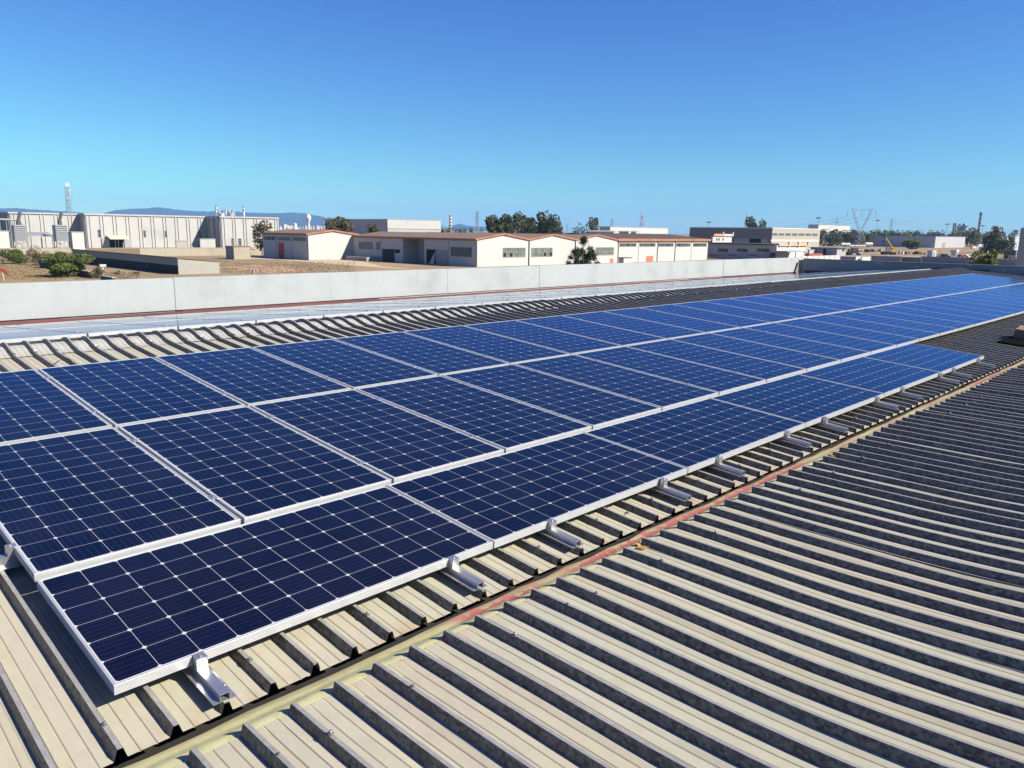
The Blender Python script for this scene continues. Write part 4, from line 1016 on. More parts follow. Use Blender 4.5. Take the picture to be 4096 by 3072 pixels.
def crown_mb(rx, ry, rz, n, leaf, q, blobs=9, gap=0.0, flat=0.0):
    """leaves gathered in clumps through an uneven crown"""
    mb = MB(); cl = []
    for i in range(blobs):
        while True:
            a, b, c = q.uniform(-1, 1), q.uniform(-1, 1), q.uniform(-.85, 1)
            if a * a + b * b + c * c < 1: break
        cl.append((a * rx * .68, b * ry * .68, c * rz * .66, q.uniform(.20, .42)))
    cl.append((0, 0, -0.15 * rz, .55))
    for i in range(n):
        cx, cy, cz, r = cl[q.randrange(len(cl))]
        while True:
            u = Vector((q.uniform(-1, 1), q.uniform(-1, 1), q.uniform(-1, 1)))
            if .1 < u.length < 1: break
        u = u.normalized() * (u.length ** .45)
        p = Vector((cx + u.x * r * rx, cy + u.y * r * ry, cz + u.z * r * rz * .9))
        d = Vector((q.gauss(0, 1), q.gauss(0, 1), q.gauss(0, 1))).normalized(); e = d.cross(Vector((q.gauss(0, 1), q.gauss(0, 1), q.gauss(0, 1)))).normalized()
        s = leaf * q.uniform(.55, 1.25)
        mb.add([p - d * s, p + e * s * .55, p + d * s, p - e * s * .55], [(0, 1, 2, 3)])
    ks = []
    for ax, r in ((0, rx), (1, ry), (2, rz)):                # stretch the clumps to the full size of the crown
        c = sorted(v[ax] for v in mb.v); lo, hi = c[int(len(c) * .006)], c[int(len(c) * .994) - 1]
        ks.append((-(lo + hi) / 2, 2 * r / (hi - lo)))
    mb.v = [tuple((v[a] + ks[a][0]) * ks[a][1] for a in range(3)) for v in mb.v]
    cl = [tuple((c[a] + ks[a][0]) * ks[a][1] for a in range(3)) + (c[3],) for c in cl]
    return mb, cl
def make_tree(name, px, ytop, wpx, D, kind, label, base_frac=.28, n=900, blobs=9, group=None, leaf=None, seed=None, trunk=True, cat='tree', ybase=None, ryf=1.0):
    q = random.Random(seed if seed is not None else int(px * 7 + ytop))
    p = atd(px, ytop, D); ht = p.z; W = wpx * D / F
    z0 = 0
    rt = empty(name, (p.x, p.y, 0), label, cat, group)
    cb = ht * base_frac; rz = (ht - cb) / 2; rx = W / 2 * 1.02
    mb, cl = crown_mb(rx / 1.02, rx * ryf, rz / 1.0, n, leaf or max(.18, W * .055), q, blobs)
    o = mb.build('crown', LF[kind], rt, fix=False); o.location = (0, 0, cb + rz)
    if trunk:
        mb = MB(); r0 = max(.12, W * .03)
        top = Vector((q.uniform(-.1, .1) * W, q.uniform(-.1, .1) * W, cb + rz * .7)); mid = Vector((top.x * .3, top.y * .3, cb * .6))
        mb.bar((0, 0, 0), mid, r0, 0, 6, r0 * .75); mb.bar(mid, top, r0 * .75, 0, 6, r0 * .3)
        for (a, b, c, r) in cl[:6]: mb.bar(mid.lerp(top, q.uniform(.1, .7)), (a, b, c + cb + rz), r0 * .4, 0, 5, r0 * .12)
        mb.build('trunk', M['bark'], rt)
    return rt
# skyline trees, left to right
make_tree('eucalyptus_tree', 1043, 884, 92, 232, 'dry', 'thin grey-brown tree in front of the right end of the precast hall', .22, 700, 12, seed=5)
make_tree('roadside_tree', 1360, 869, 88, 300, 'olive', 'rounded yellow-green tree before the dark side of the concrete warehouse', .3, 1200, seed=6)
make_tree('roadside_tree', 1487, 897, 66, 320, 'olive', 'low yellow-green tree right of the rounded one, before the warehouse', .3, 800, seed=8)
make_tree('evergreen_tree', 1986, 863, 104, 330, 'dark', 'large dome-shaped dark green tree behind the gabled hall', .2, 2200, 12, seed=9)
for i, (x, y, w_, lb) in enumerate(((2062, 874, 62, 'left and lowest'), (2098, 853, 84, 'dark crown second from the left'), (2148, 853, 96, 'broad middle crown'), (2195, 852, 76, 'tallest crown on the right'), (2225, 866, 50, 'ragged right edge'))):
    make_tree('eucalyptus_tree', x, y, w_, 345 + 8 * (i % 3), ('euca', 'dark', 'euca', 'dark', 'euca')[i], 'tall grey-green eucalyptus of the big clump behind the hall, %s' % lb, .18, 1200, 12, 'eucalyptus clump behind the hall', seed=20 + i)
make_tree('eucalyptus_tree', 2306, 892, 36, 400, 'euca', 'slim pale eucalyptus standing alone right of the big clump', .3, 500, seed=31)
make_tree('eucalyptus_tree', 2375, 870, 56, 360, 'euca', 'dark upright eucalyptus at the left end of the white warehouse', .2, 1000, seed=32)
make_tree('evergreen_tree', 2340, 908, 42, 365, 'dark', 'low dark tree leaning against the upright eucalyptus', .2, 400, seed=33)
make_tree('evergreen_tree', 3016, 869, 62, 480, 'dark', 'dark twin-domed tree rising behind the office block, left dome', .2, 1100, seed=34); make_tree('evergreen_tree', 3056, 880, 52, 482, 'dark', 'dark twin-domed tree rising behind the office block, right dome', .2, 900, seed=35)
for i, (x, y, w_) in enumerate(((1775, 897, 26), (1800, 903, 36), (1830, 907, 32), (1858, 908, 26), (1888, 912, 34), (1925, 910, 30), (1792, 910, 40), (1845, 915, 40), (1957, 914, 24))):
    make_tree('skyline_tree', x, y, w_, 520, 'belt', 'small dark tree on the skyline below the striped chimney', .1, 260, 6, 'small trees below the striped chimney', seed=40 + i)
make_tree('palm_tree', 2900, 915, 42, 440, 'dark', 'ragged palm crown poking over the small white house', .55, 500, 5, seed=60)
# tree belt on the right: three models copied
bp = []
for v in range(3): bp.append(make_tree('belt_tree', 3290, 920, 46, 620, 'belt', 'olive-green tree in the long belt behind the yard', .08, 620, 10, 'trees of the belt behind the yard', seed=70 + v))
q = random.Random(11); first = [True] * 3
xs = 3275; i = 0
while xs < 4000:
    y = 921 + 10 * (xs - 3275) / 725 + q.uniform(-6, 9); D = q.uniform(600, 690) if xs < 3480 else q.uniform(740, 840)
    v = q.randrange(3); o = bp[v] if first[v] else copy_tree(bp[v]); first[v] = False
    p = atd(xs, y, D); s = p.z / atd(3290, 920, 620).z
    o.location = (p.x, p.y, 0); o.rotation_euler = (0, 0, q.uniform(0, 6)); sc = q.uniform(.85, 1.3); o.scale = (s * sc, s * sc, s)
    tag(o, 'olive-green tree in the long belt behind the yard', 'tree', 'trees of the belt behind the yard')
    xs += q.uniform(13, 21); i += 1
for v in range(3):
    if first[v]: bp[v].location = (700, 260 + v * 9, 0)
make_tree('broad_tree', 3890, 913, 60, 690, 'belt', 'wide dark crown in the belt left of the dark refinery chimney', .1, 700, seed=80)
make_tree('leafy_tree', 3985, 906, 64, 430, 'euca', 'tall loose grey-green tree near the right edge', .12, 1200, 11, seed=81)
make_tree('leafy_tree', 3975, 935, 76, 400, 'belt', 'dense olive-green tree below the tall loose tree', .05, 1400, seed=82); make_tree('leafy_tree', 4015, 958, 62, 390, 'belt', 'lower olive-green tree right of the dense tree', .05, 900, seed=83)
make_tree('conifer_tree', 4052, 947, 34, 380, 'pine', 'dark conifer between the white sheds at right', .05, 500, seed=84); make_tree('skyline_tree', 4060, 920, 40, 600, 'dark', 'dark rounded tree above the white shed at right', .1, 500, seed=85)
make_tree('round_bush', 3654, 957, 66, 520, 'bush', 'round dark green bush against the white corrugated hall', .0, 1100, 9, trunk=False, cat='bush', seed=86)
make_tree('garden_tree', 3940, 1003, 104, 95, 'bush', 'bright green leafy tree poking up behind the end parapet', .35, 2600, 14, seed=87, leaf=.17); 
# bushes in the left yard
def bush(px, ybase, ytop, wpx, kind, label, n, seed, blobs=10, ryf=.9):
    c = gp(px, ybase); D = depth(c)
    return make_tree('bush', px, ytop, wpx, D, kind, label, 0.0, n, blobs, trunk=True, cat='bush', seed=seed, ryf=ryf, leaf=max(.10, wpx * D / F * .021))
bush(268, 1108, 1012, 160, 'bush', 'biggest round green bush above the left half of the parapet', 9000, 90, 22); bush(52, 1056, 998, 98, 'bush', 'green bush at the left edge in the dry yard', 5000, 91, 14); bush(150, 1062, 985, 88, 'dry', 'brownish half-bare bush between the two green ones', 3200, 92, 16)
bush(385, 1114, 1068, 52, 'dry', 'small grey-green shrub by the white post', 900, 93); bush(222, 1040, 1005, 30, 'dry', 'tiny dry shrub behind the biggest bush', 300, 94)
# weeds along the shed foot
for i, (x, yb, yt, w_) in enumerate(((470, 1098, 1082, 26), (400, 1068, 1053, 22), (545, 1096, 1086, 24))): bush(x, yb, yt, w_, 'dry', 'low weed tuft at the dark foot of the long shed', 160, 95 + i, 5)['group'] = 'weed tufts by the long shed'
# dry weeds over the yard: nobody could count them
q = random.Random(77); mb = MB()
for (n_, ax, bx_, ay, by_) in ((1500, 885, 1420, 1048, 1092), (900, -20, 260, 1062, 1118), (500, 300, 560, 1090, 1118), (700, 3540, 3960, 984, 1012)):
    for i in range(n_):
        c = gp(q.uniform(ax, bx_), q.uniform(ay, by_)); r = q.uniform(.1, .3) * (1.6 if ax > 3000 else 1)
        if XC < 0 or (gs.x - .5 < c.x < xs1 + .5 and c.y > gs.y - .5): continue
        for j in range(4):
            d = Vector((q.gauss(0, .6), q.gauss(0, .6), q.uniform(.5, 1.2))) * r; e = Vector((q.gauss(0, 1), q.gauss(0, 1), 0)).normalized() * r * .22
            mb.add([c - e, c + e, c + d], [(0, 1, 2)])
tag(mb.build('dry_weeds', leafmat('dry_weed_blades', (.14, .11, .05), (.34, .27, .13)), fix=False), kind='stuff')
# young pine in front of the white hall
c = atd(2334, 947, 120); H_ = c.z; pine = empty('young_pine', (c.x, c.y, 0), 'young pine with a bare upper stem and tufted top before the white gables', 'tree')
mb = MB(); mb.bar((0, 0, 0), (0, 0, H_ * .6), .13, 0, 6, .09); mb.bar((0, 0, H_ * .6), (.05, 0, H_ - .1), .09, 0, 6, .03); q = random.Random(5); cr = MB()
px2m = 120 / F
def tuft(p, r, n):
    for i in range(n):
        d = Vector((q.gauss(0, 1), q.gauss(0, 1), q.gauss(.35, .8))).normalized(); s = r * q.uniform(.5, 1.05); e = d.cross(Vector((q.gauss(0, 1), q.gauss(0, 1), q.gauss(0, 1)))).normalized() * .035
        o = p + Vector((q.gauss(0, 1), q.gauss(0, 1), q.gauss(0, 1))) * r * .28
        cr.add([o, o + d * s * .5 + e, o + d * s, o + d * s * .5 - e], [(0, 1, 2, 3)])
tuft(Vector((0, 0, H_ - .75)), .85, 420); tuft(Vector((.1, 0, H_ - .35)), .55, 150)
rgt = Vector((WC[0][0], WC[1][0], 0)).normalized(); fw_ = Vector((-rgt.y, rgt.x, 0))
for k in range(15):
    lvl = q.choice((.50, .56, .60, .44, .40, .66)); a = q.uniform(0, 6.28); L = q.uniform(.9, 2.0) * (1.1 - (lvl - .4))
    e = Vector((math.cos(a) * L, math.sin(a) * L, H_ * lvl + L * .35)); mb.bar((0, 0, H_ * lvl - .3), e, .05, 0, 5, .02); tuft(e, .62, 150); tuft(e * .8 + Vector((0, 0, H_ * lvl * .2)), .5, 80)
for (dx, dz) in ((1.9, -3.4), (1.75, -2.9), (-1.9, -3.3), (-1.6, -2.5), (1.2, -1.9), (1.5, -2.3), (-.9, -3.0), (.5, -3.6), (-2.3, -4.2), (2.4, -4.2), (-1.2, -4.3), (1.2, -4.3), (0, -4.4)):
    e = rgt * dx * .95 + fw_ * q.uniform(-.8, .8) + Vector((0, 0, H_ + dz)); mb.bar((0, 0, H_ + dz - .7), e, .05, 0, 5, .02); tuft(e, .62, 170)
mb.build('trunk', M['bark'], pine); cr.build('crown', LF['pine'], pine, fix=False)

# =================================================================== pylons, masts, chimneys
def lattice(mb, levels, r, base=(0, 0, 0), rot=0.4, m=0):
    """square lattice tower: levels = [(height, half width)]"""
    b = Vector(base); cs = []
    for (z, hw) in levels: cs.append([b + Vector((hw * 1.414 * math.cos(rot + math.pi / 4 + i * math.pi / 2), hw * 1.414 * math.sin(rot + math.pi / 4 + i * math.pi / 2), z)) for i in range(4)])
    for (A, C) in zip(cs[:-1], cs[1:]):
        for i in range(4):
            j = (i + 1) % 4; mb.bar(A[i], C[i], r, m); mb.bar(A[i], C[j], r * .6, m); mb.bar(A[j], C[i], r * .6, m); mb.bar(C[i], C[j], r * .6, m)
def levels_for(h, w0, w1, n): return [(h * i / n, w0 + (w1 - w0) * i / n) for i in range(n + 1)]
M['redpaint'] = plain('red_mast_paint', (.55, .10, .07), .6); M['whitepaint'] = plain('white_mast_paint', (.75, .75, .75), .6)
def pylon(px, ytop, D, wtop, wbase, arms, label, mats=None, r=.09, n=8):
    p = atd(px, ytop, D); h = p.z; rt = empty('power_pylon', (p.x, p.y, 0), label, 'pylon')
    mb = MB(); lv = levels_for(h, wbase, wtop, n)
    if mats:
        for i in range(n): lattice(mb, lv[i:i + 2], r, m=i % 2)
    else: lattice(mb, lv, r)
    mb.build('tower', mats or M['pylon'], rt)
    for (f, L) in arms:
        mb = MB()
        for sg in (-1, 1):
            e = rgt * sg * L + Vector((0, 0, h * f)); mb.bar((0, 0, h * f - .25), e, r * .7); mb.bar((0, 0, h * f + L * .25), e, r * .6); mb.bar(e, e - Vector((0, 0, 1.6)), r * .5)
        mb.build('crossarm', mats[0] if mats else M['pylon'], rt)
    return rt, p
pylon(1910, 843, 560, .3, 2.2, ((.72, 3.6), (.82, 3.0), (.92, 3.4)), 'dark slender pylon with three crossarms right of the striped chimney')
pylon(2448, 874, 900, .4, 2.6, ((.75, 4), (.86, 4), (.95, 3)), 'small grey pylon above the left part of the white warehouse')
pylon(2570, 849, 820, .5, 3.0, ((.70, 4.5), (.85, 4.5)), 'red and white banded pylon above the white warehouse', [M['redpaint'], M['whitepaint']], .12)
pylon(2989, 847, 900, .25, 2.2, ((.80, 3.0),), 'red and white banded mast left of the twin-domed tree', [M['redpaint'], M['whitepaint']], .12)
pylon(3349, 870, 900, .5, 2.6, ((.80, 5.5), (.92, 5)), 'grey pylon above the tall white store')
pylon(3568, 876, 800, .4, 2.6, ((.75, 4.5), (.88, 4.5), (.96, 3.5)), 'grey pylon rising from the tree belt right of the big pylon')
pylon(1302, 866, 1100, .9, 4.5, ((.85, 6), (.7, 7)), 'red and white pylon before the mountains, right of the water tower', [M['redpaint'], M['whitepaint']], .16)
pylon(2270, 893, 1300, .4, 2.5, ((.8, 4), (.92, 4)), 'faint distant pylon between the eucalyptus trees')
# big portal pylon in the yard
c = gp(3433, 994); D = depth(c); rt = empty('portal_pylon', c, 'big steel pylon with a wide V head standing in the yard', 'pylon'); s = D / F
zt = lambda y: ztop(c, y)
mb = MB(); lattice(mb, [(zt(994) * 0, 20 * s), (zt(975), 17 * s), (zt(955), 13.5 * s), (zt(938), 10.5 * s), (zt(921), 7 * s)], .13, rot=-.35); mb.build('lower_tower', M['pylon'], rt)
mb = MB()
def hd(dx, y, dy=0): return rgt * dx * s + fw_ * dy + Vector((0, 0, zt(y)))
for dy in (-.6, .6):
    for sg in (-1, 1):
        A = [hd(sg * 7, 921, dy), hd(sg * 16, 900, dy), hd(sg * 26, 878, dy), hd(sg * 33, 858, dy), hd(sg * 37, 842, dy)]; Bq = [hd(sg * 3, 918, dy), hd(sg * 10, 900, dy), hd(sg * 20, 878, dy), hd(sg * 28, 858, dy), hd(sg * 30, 842, dy)]
        for i in range(4):
            mb.bar(A[i], A[i + 1], .075); mb.bar(Bq[i], Bq[i + 1], .06); mb.bar(A[i], Bq[i + 1], .04); mb.bar(Bq[i], A[i + 1], .04)
for i in range(-4, 5):
    mb.bar(hd(i * 9, 842 if abs(i) < 4 else 842), hd(i * 9 + 4.5, 836), .06) if i < 4 else None
    if i < 4: mb.bar(hd(i * 9 + 4.5, 836), hd(i * 9 + 9, 842), .06)
mb.bar(hd(-58, 842), hd(58, 842), .06); mb.bar(hd(-38, 836), hd(38, 836), .05); mb.bar(hd(-58, 842), hd(-36, 836), .04); mb.bar(hd(58, 842), hd(36, 836), .04)
for sg in (-1, 1): mb.bar(hd(sg * 38, 842), hd(sg * 41, 827), .12); mb.bar(hd(sg * 41, 828), hd(sg * 36, 836), .05)
mb.build('head_frame', M['pylon'], rt)
INS = []
for dx in (-57, 0, 57):
    mb = MB(); mb.bar(hd(dx, 842), hd(dx, 866), .09, 0, 6); mb.build('insulator', plain('brown_insulator_%d' % dx, (.10, .085, .08), .4), rt); INS.append(c + hd(dx, 867))
M['wire'] = plain('steel_conductor', (.20, .21, .22), .5)
def wire(a, b, sag, label, r=.07, group='conductors of the power line'):
    pts = [a.lerp(b, t / 14) - Vector((0, 0, sag * 4 * (t / 14) * (1 - t / 14))) for t in range(15)]
    mb = MB(); mb.tube([p - a for p in pts], r, 0, 3); tag(mb.build('power_line', M['wire'], loc=a), label, 'cable', group)
for i, P_ in enumerate(INS):
    nm = ('left', 'middle', 'right')[i]
    wire(P_, atd(2700 + i * 160, 958 - i * 2, 950), 3, 'thin conductor falling away left from the %s insulator of the big pylon' % nm)
    wire(P_, atd(4250 + i * 60, 950 - i * 14, 980), 4, 'thin conductor running right from the %s insulator of the big pylon' % nm)
# floodlight masts
def mast(px, ytop, D, label):
    p = atd(px, ytop, D); rt = empty('floodlight_mast', (p.x, p.y, 0), label, 'light mast', 'floodlight masts'); mb = MB(); mb.bar((0, 0, 0), (0, 0, p.z), .28, 0, 8, .14); mb.build('pole', M['galv'], rt)
    mb = MB(); mb.lathe((0, 0, p.z), [(.9, 0), (.9, .25)], 10)
    for i in range(6): a = i * math.pi / 3; mb.box(1.25 * math.cos(a) - .35, 1.25 * math.cos(a) + .35, 1.25 * math.sin(a) - .35, 1.25 * math.sin(a) + .35, p.z - .45, p.z + .2)
    mb.build('lamp_head', plain('dark_lamp_%d' % px, (.07, .07, .075), .6), rt)
mast(3274, 871, 560, 'floodlight mast at the right end of the office block'); mast(3511, 881, 640, 'floodlight mast between the big pylon and the crane'); mast(3790, 896, 660, 'floodlight mast over the white corrugated hall'); mast(3931, 903, 700, 'floodlight mast right of the dark chimney'); mast(2836, 888, 560, 'floodlight mast over the dark side of the office block')
# radio mast on the left
p = atd(267, 731, 520); h = p.z; s = 520 / F; rt = empty('radio_mast', (p.x, p.y, 0), 'tall lattice radio mast with white antennas behind the precast hall', 'mast')
mb = MB(); lattice(mb, levels_for(h * .93, 9.5 * s, 5.5 * s, 13), .10, m=0); mb.build('tower', plain('pale_galvanised', (.34, .36, .39), .5), rt)
mb = MB(); mb.bar((0, 0, h * .9), (0, 0, h), .16, 0, 6)
for a in (0, 2.1, 4.2): mb.box(math.cos(a) * 1.0 - .28, math.cos(a) * 1.0 + .28, math.sin(a) * 1.0 - .28, math.sin(a) * 1.0 + .28, h - 2.4, h)
for (z, k) in ((.86, 3), (.80, 4), (.73, 3)):
    for i in range(k): a = i * 6.28 / k + z * 9; mb.box(math.cos(a) * 1.2 - .14, math.cos(a) * 1.2 + .14, math.sin(a) * 1.2 - .14, math.sin(a) * 1.2 + .14, h * z - .8, h * z + .8)
mb.build('antennas', M['whitepaint'], rt)
mb = MB(); mb.lathe((0, 0, h * .68), [(1.7, 0), (1.7, .3)], 10); mb.lathe((0, 0, h * .55), [(1.7, 0), (1.7, .2)], 10); mb.build('platform', M['galv'], rt)
def chimney(px, ytop, D, r, label, bands, cols=('redpaint', 'whitepaint'), group=None):
    p = atd(px, ytop, D); rt = empty('chimney', (p.x, p.y, 0), label, 'chimney', group); n = bands; mb = MB()
    for i in range(n):
        z0, z1 = p.z * (1 - (i + 1) * .07), p.z * (1 - i * .07); mb.lathe((0, 0, 0), [(r * 1.02, z0), (r, z1 - .001)], 12, i % 2)
    mb.build('banded_top', [M[cols[0]], M[cols[1]]], rt); mb = MB(); mb.lathe((0, 0, 0), [(r * 1.3, 0), (r * 1.03, p.z * (1 - n * .07) - .001)], 12); mb.build('shaft', M['whitepaint'], rt)
chimney(864, 821, 1900, 2.2, 'red-topped white refinery chimney left of the smoke', 3); chimney(974, 824, 1900, 2.2, 'red-topped white refinery chimney right of the smoke', 3)
chimney(1802, 861, 900, 1.5, 'short red and white striped chimney over the skyline trees', 9)
q = random.Random(2)
p0 = atd(910, 870, 1900); rt = empty('refinery', (p0.x, p0.y, 0), 'cluster of white refinery columns with smoke before the mountains', 'refinery')
mb = MB()
for (x, yt, r) in ((878, 843, 2.2), (896, 846, 2), (904, 842, 3), (917, 840, 3.4), (932, 842, 3.2), (925, 850, 6), (888, 853, 5)):
    p = atd(x, yt, 1900); mb.lathe((p.x - p0.x, p.y - p0.y, 0), [(r, 0), (r, p.z)], 10)
mb.build('columns', M['whitepaint'], rt)
mb = MB(); lattice(mb, levels_for(atd(934, 840, 1900).z, 5, 4, 8), .35, rgt * 14); mb.build('framework', M['galv'], rt)
# smoke plume
p = atd(907, 838, 1880); mb = MB()
for i in range(16):
    t = i / 15; c0 = rgt * (-22 * t + q.uniform(-3, 3) + 8) + Vector((0, 0, -6 * t * t + q.uniform(-2, 2) + 7 * math.sin(t * 3)))
    rr = 2.2 + 4.5 * t; bm = bmesh.new(); bmesh.ops.create_icosphere(bm, subdivisions=2, radius=rr)
    mb.add([v.co + c0 + Vector((q.uniform(-.4, .4), q.uniform(-.4, .4), q.uniform(-.4, .4))) for v in bm.verts], [[v.index for v in f.verts] for f in bm.faces]); bm.free()
k = NT('steam'); k.t.nodes.remove(k.b); v = k.n('VolumePrincipled'); v.inputs['Density'].default_value = .05; v.inputs['Color'].default_value = (.95, .95, .96, 1); k.l(v.outputs[0], k.t.nodes['Material Output'].inputs[1])
tag(mb.build('smoke', k.mat, loc=p), 'white puff of steam drifting over the refinery', 'smoke', kind='stuff')
# mushroom water tower and tank
p = atd(1233, 857, 700); h = p.z; s = 700 / F; rt = empty('water_tower', (p.x, p.y, 0), 'white mushroom-shaped water tower before the blue mountains', 'water tower')
mb = MB(); mb.lathe((0, 0, 0), [(4.2 * s, 0), (3.8 * s, h * .62)], 12); mb.build('stem', M['whitepaint'], rt)
mb = MB(); mb.lathe((0, 0, 0), [(4 * s, h * .62 + .01), (7 * s, h * .70), (11 * s, h * .82), (11 * s, h * .88), (6 * s, h * .97), (2.5 * s, h)], 12); mb.build('tank', M['whitepaint'], rt)
p = atd(1180, 893, 640); s = 640 / F; mb = MB(); mb.lathe((0, 0, 0), [(2.2, 0), (2.2, p.z * .66), (7 * s, p.z * .68), (7 * s, p.z * .97), (3 * s, p.z)], 14); tag(mb.build('round_tank', M['whitepaint'], loc=(p.x, p.y, 0)), 'white round tank on a stalk left of the mushroom tower', 'tank')
# dark refinery stack and framework at right
p = atd(3924, 850, 950); s = 950 / F; rt = empty('flare_stack', (p.x, p.y, 0), 'dark steel chimney with ringed platforms above the right tree belt', 'chimney')
mb = MB(); mb.lathe((0, 0, 0), [(7 * s, 0), (4.2 * s, p.z * .65), (3.6 * s, p.z)], 12); mb.build('shaft', plain('rusty_grey_steel', (.26, .23, .24), .6), rt)
mb = MB()
for f, r in ((.99, 6), (.93, 5.4), (.8, 5), (.66, 5.4)): mb.lathe((0, 0, p.z * f - .5), [(r * s, 0), (r * s, 1.0)], 12)
mb.bar(rgt * 5 * s, rgt * 4.6 * s + Vector((0, 0, p.z)), .3); mb.build('platforms', plain('dark_platform_steel', (.09, .085, .09), .6), rt)
p = atd(3835, 930, 980); s = 980 / F; rt = empty('process_plant', (p.x, p.y, 0), 'dark tangle of process steelwork and pipes above the tree belt', 'plant')
mb = MB(); z1 = atd(3815, 893, 980).z; lattice(mb, levels_for(z1, 5 * s, 4 * s, 7), .45, -rgt * 20 * s, m=0)
for i in range(46):
    a = rgt * q.uniform(-10, 24) * s + fw_ * q.uniform(-4, 4); z0 = q.uniform(8, 24); b_ = a + rgt * q.uniform(-8, 8) * s + Vector((0, 0, 0)); mb.bar(a + Vector((0, 0, z0)), b_ + Vector((0, 0, z0 + q.uniform(-3, 4))), q.uniform(.3, .8))
for i in range(8):
    a = rgt * (-8 + i * 4) * s; mb.bar(a, a + Vector((0, 0, q.uniform(20, atd(3840, 898, 980).z))), .6)
mb.build('steelwork', plain('dark_process_steel', (.13, .13, .15), .6), rt)
mb = MB(); mb.bar(rgt * -14 * s + Vector((0, 0, 17)), rgt * 26 * s + Vector((0, 0, 15)), 1.2, 0, 8); mb.bar(rgt * 16 * s + Vector((0, 0, 22)), rgt * 22 * s + Vector((0, 0, 22)), 4, 0, 8); mb.build('pipe_bridge', M['galv'], rt)
# far white town
q = random.Random(21)
tw = [M['whitewall'], M['cream'], plain('grey_town_wall', (.45, .45, .46), .8)]
for i in range(44):
    x = q.uniform(1120, 1325); yt = q.uniform(904, 912) if x < 1300 else q.uniform(907, 912)
    if 1120 < x < 1150 and i % 2 == 0: yt = 898 + q.uniform(0, 4)
    D = q.uniform(1500, 2300); p = atd(x, yt, D); w_ = q.uniform(5, 14) * D / F; mb = MB(); mb.box(-w_ / 2, w_ / 2, -w_ / 3, w_ / 3, 0, max(4, p.z))
    mb.box(-w_ / 4, w_ / 6, -w_ / 6, w_ / 6, max(4, p.z) + .01, max(4, p.z) + 2)
    tag(mb.build('town_house', tw[i % 3 if i % 4 else 0], loc=(p.x, p.y, 0)), 'tiny pale house of the distant town below the mountains', 'house', 'houses of the distant town')

# =================================================================== the yard on the right
YEL = plain('crane_yellow', (.78, .40, .03), .45, var=.12); BLK = plain('oily_black_metal', (.025, .025, .027), .6); TYR = plain('tyre_rubber', (.02, .02, .02), .8)
c = gp(3560, 1019); D = depth(c); s = D / F; cr_ = empty('mobile_crane', c, 'yellow mobile crane with its boom raised to the left', 'crane'); 
def cp_(dx, y, d=0): return rgt * dx * s + fw_ * d + Vector((0, 0, ztop(c, y)))
def obox(mb, x0, x1, d0, d1, z0, z1, m=0):
    """box along the picture's right direction (pixels), depth and pixel rows"""
    a = [rgt * x * s + fw_ * d for x, d in ((x0, d0), (x1, d0), (x1, d1), (x0, d1))]; zz0, zz1 = ztop(c, z0), ztop(c, z1)
    mb.add([p + Vector((0, 0, max(0, zz0))) for p in a] + [p + Vector((0, 0, zz1)) for p in a], [(0, 3, 2, 1), (4, 5, 6, 7), (0, 1, 5, 4), (1, 2, 6, 5), (2, 3, 7, 6), (3, 0, 4, 7)], m)
mb = MB(); obox(mb, -34, 18, -1.2, 1.2, 1015, 1006); mb.build('chassis', BLK, cr_)
mb = MB(); obox(mb, -1, 19, -1.3, 1.3, 1014, 1005); obox(mb, 4, 19, -1.1, 1.1, 1000, 991); mb.build('engine_housing', YEL, cr_)
mb = MB(); obox(mb, -20, -6, -1.2, .2, 1004, 986); mb.build('operator_cab', glassy('crane_cab_glass', (.2, .21, .22)), cr_)
mb = MB(); obox(mb, -26, -8, -1.2, 1.2, 986, 981); mb.build('counterweight', BLK, cr_)
mb = MB(); mb.bar(cp_(8, 992), cp_(-26, 948), 3.6 * s, 0, 4, 2.4 * s); mb.build('boom', YEL, cr_)
mb = MB(); mb.lathe(cp_(-28, 951), [(.5, 0), (.6, .5), (.4, 1.0)], 8); mb.bar(cp_(-29, 948), cp_(-31, 938), .25); mb.build('boom_head', BLK, cr_)
mb = MB(); mb.bar(cp_(-30, 951), cp_(-32, 963), .08); mb.lathe(cp_(-32, 971), [(.1, 0), (.55, .5), (.6, 1.0)], 8); mb.build('hook_block', BLK, cr_)
for dx in (-28, -18, 4, 14):
    for d in (-1.1, 1.1):
        mb = MB(); pw = rgt * dx * s + fw_ * d + Vector((0, 0, .65)); mb.bar(pw - fw_ * .25, pw + fw_ * .25, .65, 0, 12); mb.build('wheel', TYR, cr_)
# cabins, tanks, lorry, junk
CAB = plain('grey_cabin_sheet', (.34, .35, .35), .7)
b, c2, h2, xr2, yl2 = box_b('site_office', 'low dark site office with a bright end wall, left of the lorry', 3240, 3346, 3381, 992, 1024, conc('grey_site_render', (.42, .41, .40), .1), roof=M['galv'], over=.8)
b.slab('door', ('X', c2.x), (3293, 995, 3303, 1020), 'void', .05); b.window(('Y', c2.y), (3369, 996, 3377, 1006), 1, 1, gm='glass')
b, c2, h2, xr2, yl2 = box_b('white_cabin', 'white site cabin standing behind the dark boundary wall', 3707, 3728, 3743, 1003, 1029, M['whitewall']); b.slab('door', ('Y', c2.y), (3732, 1008, 3739, 1027), M['galv'], .05)
box_b('grey_shed', 'grey yard shed with a bright end wall behind the leafy tree', 3914, 3951, 3967, 989, 1012, plain('grey_shed_sheet', (.50, .49, .48), .8))
box_b('dark_shed', 'dark low shed at the right edge beside the column', 4013, 4060, 4070, 1003, 1035, plain('dark_shed_boards', (.16, .15, .15), .8))
box_b('pump_house', 'small grey concrete block left of the site office', 3230, 3236, 3266, 1000, 1022, plain('grey_block', (.48, .48, .47), .85))
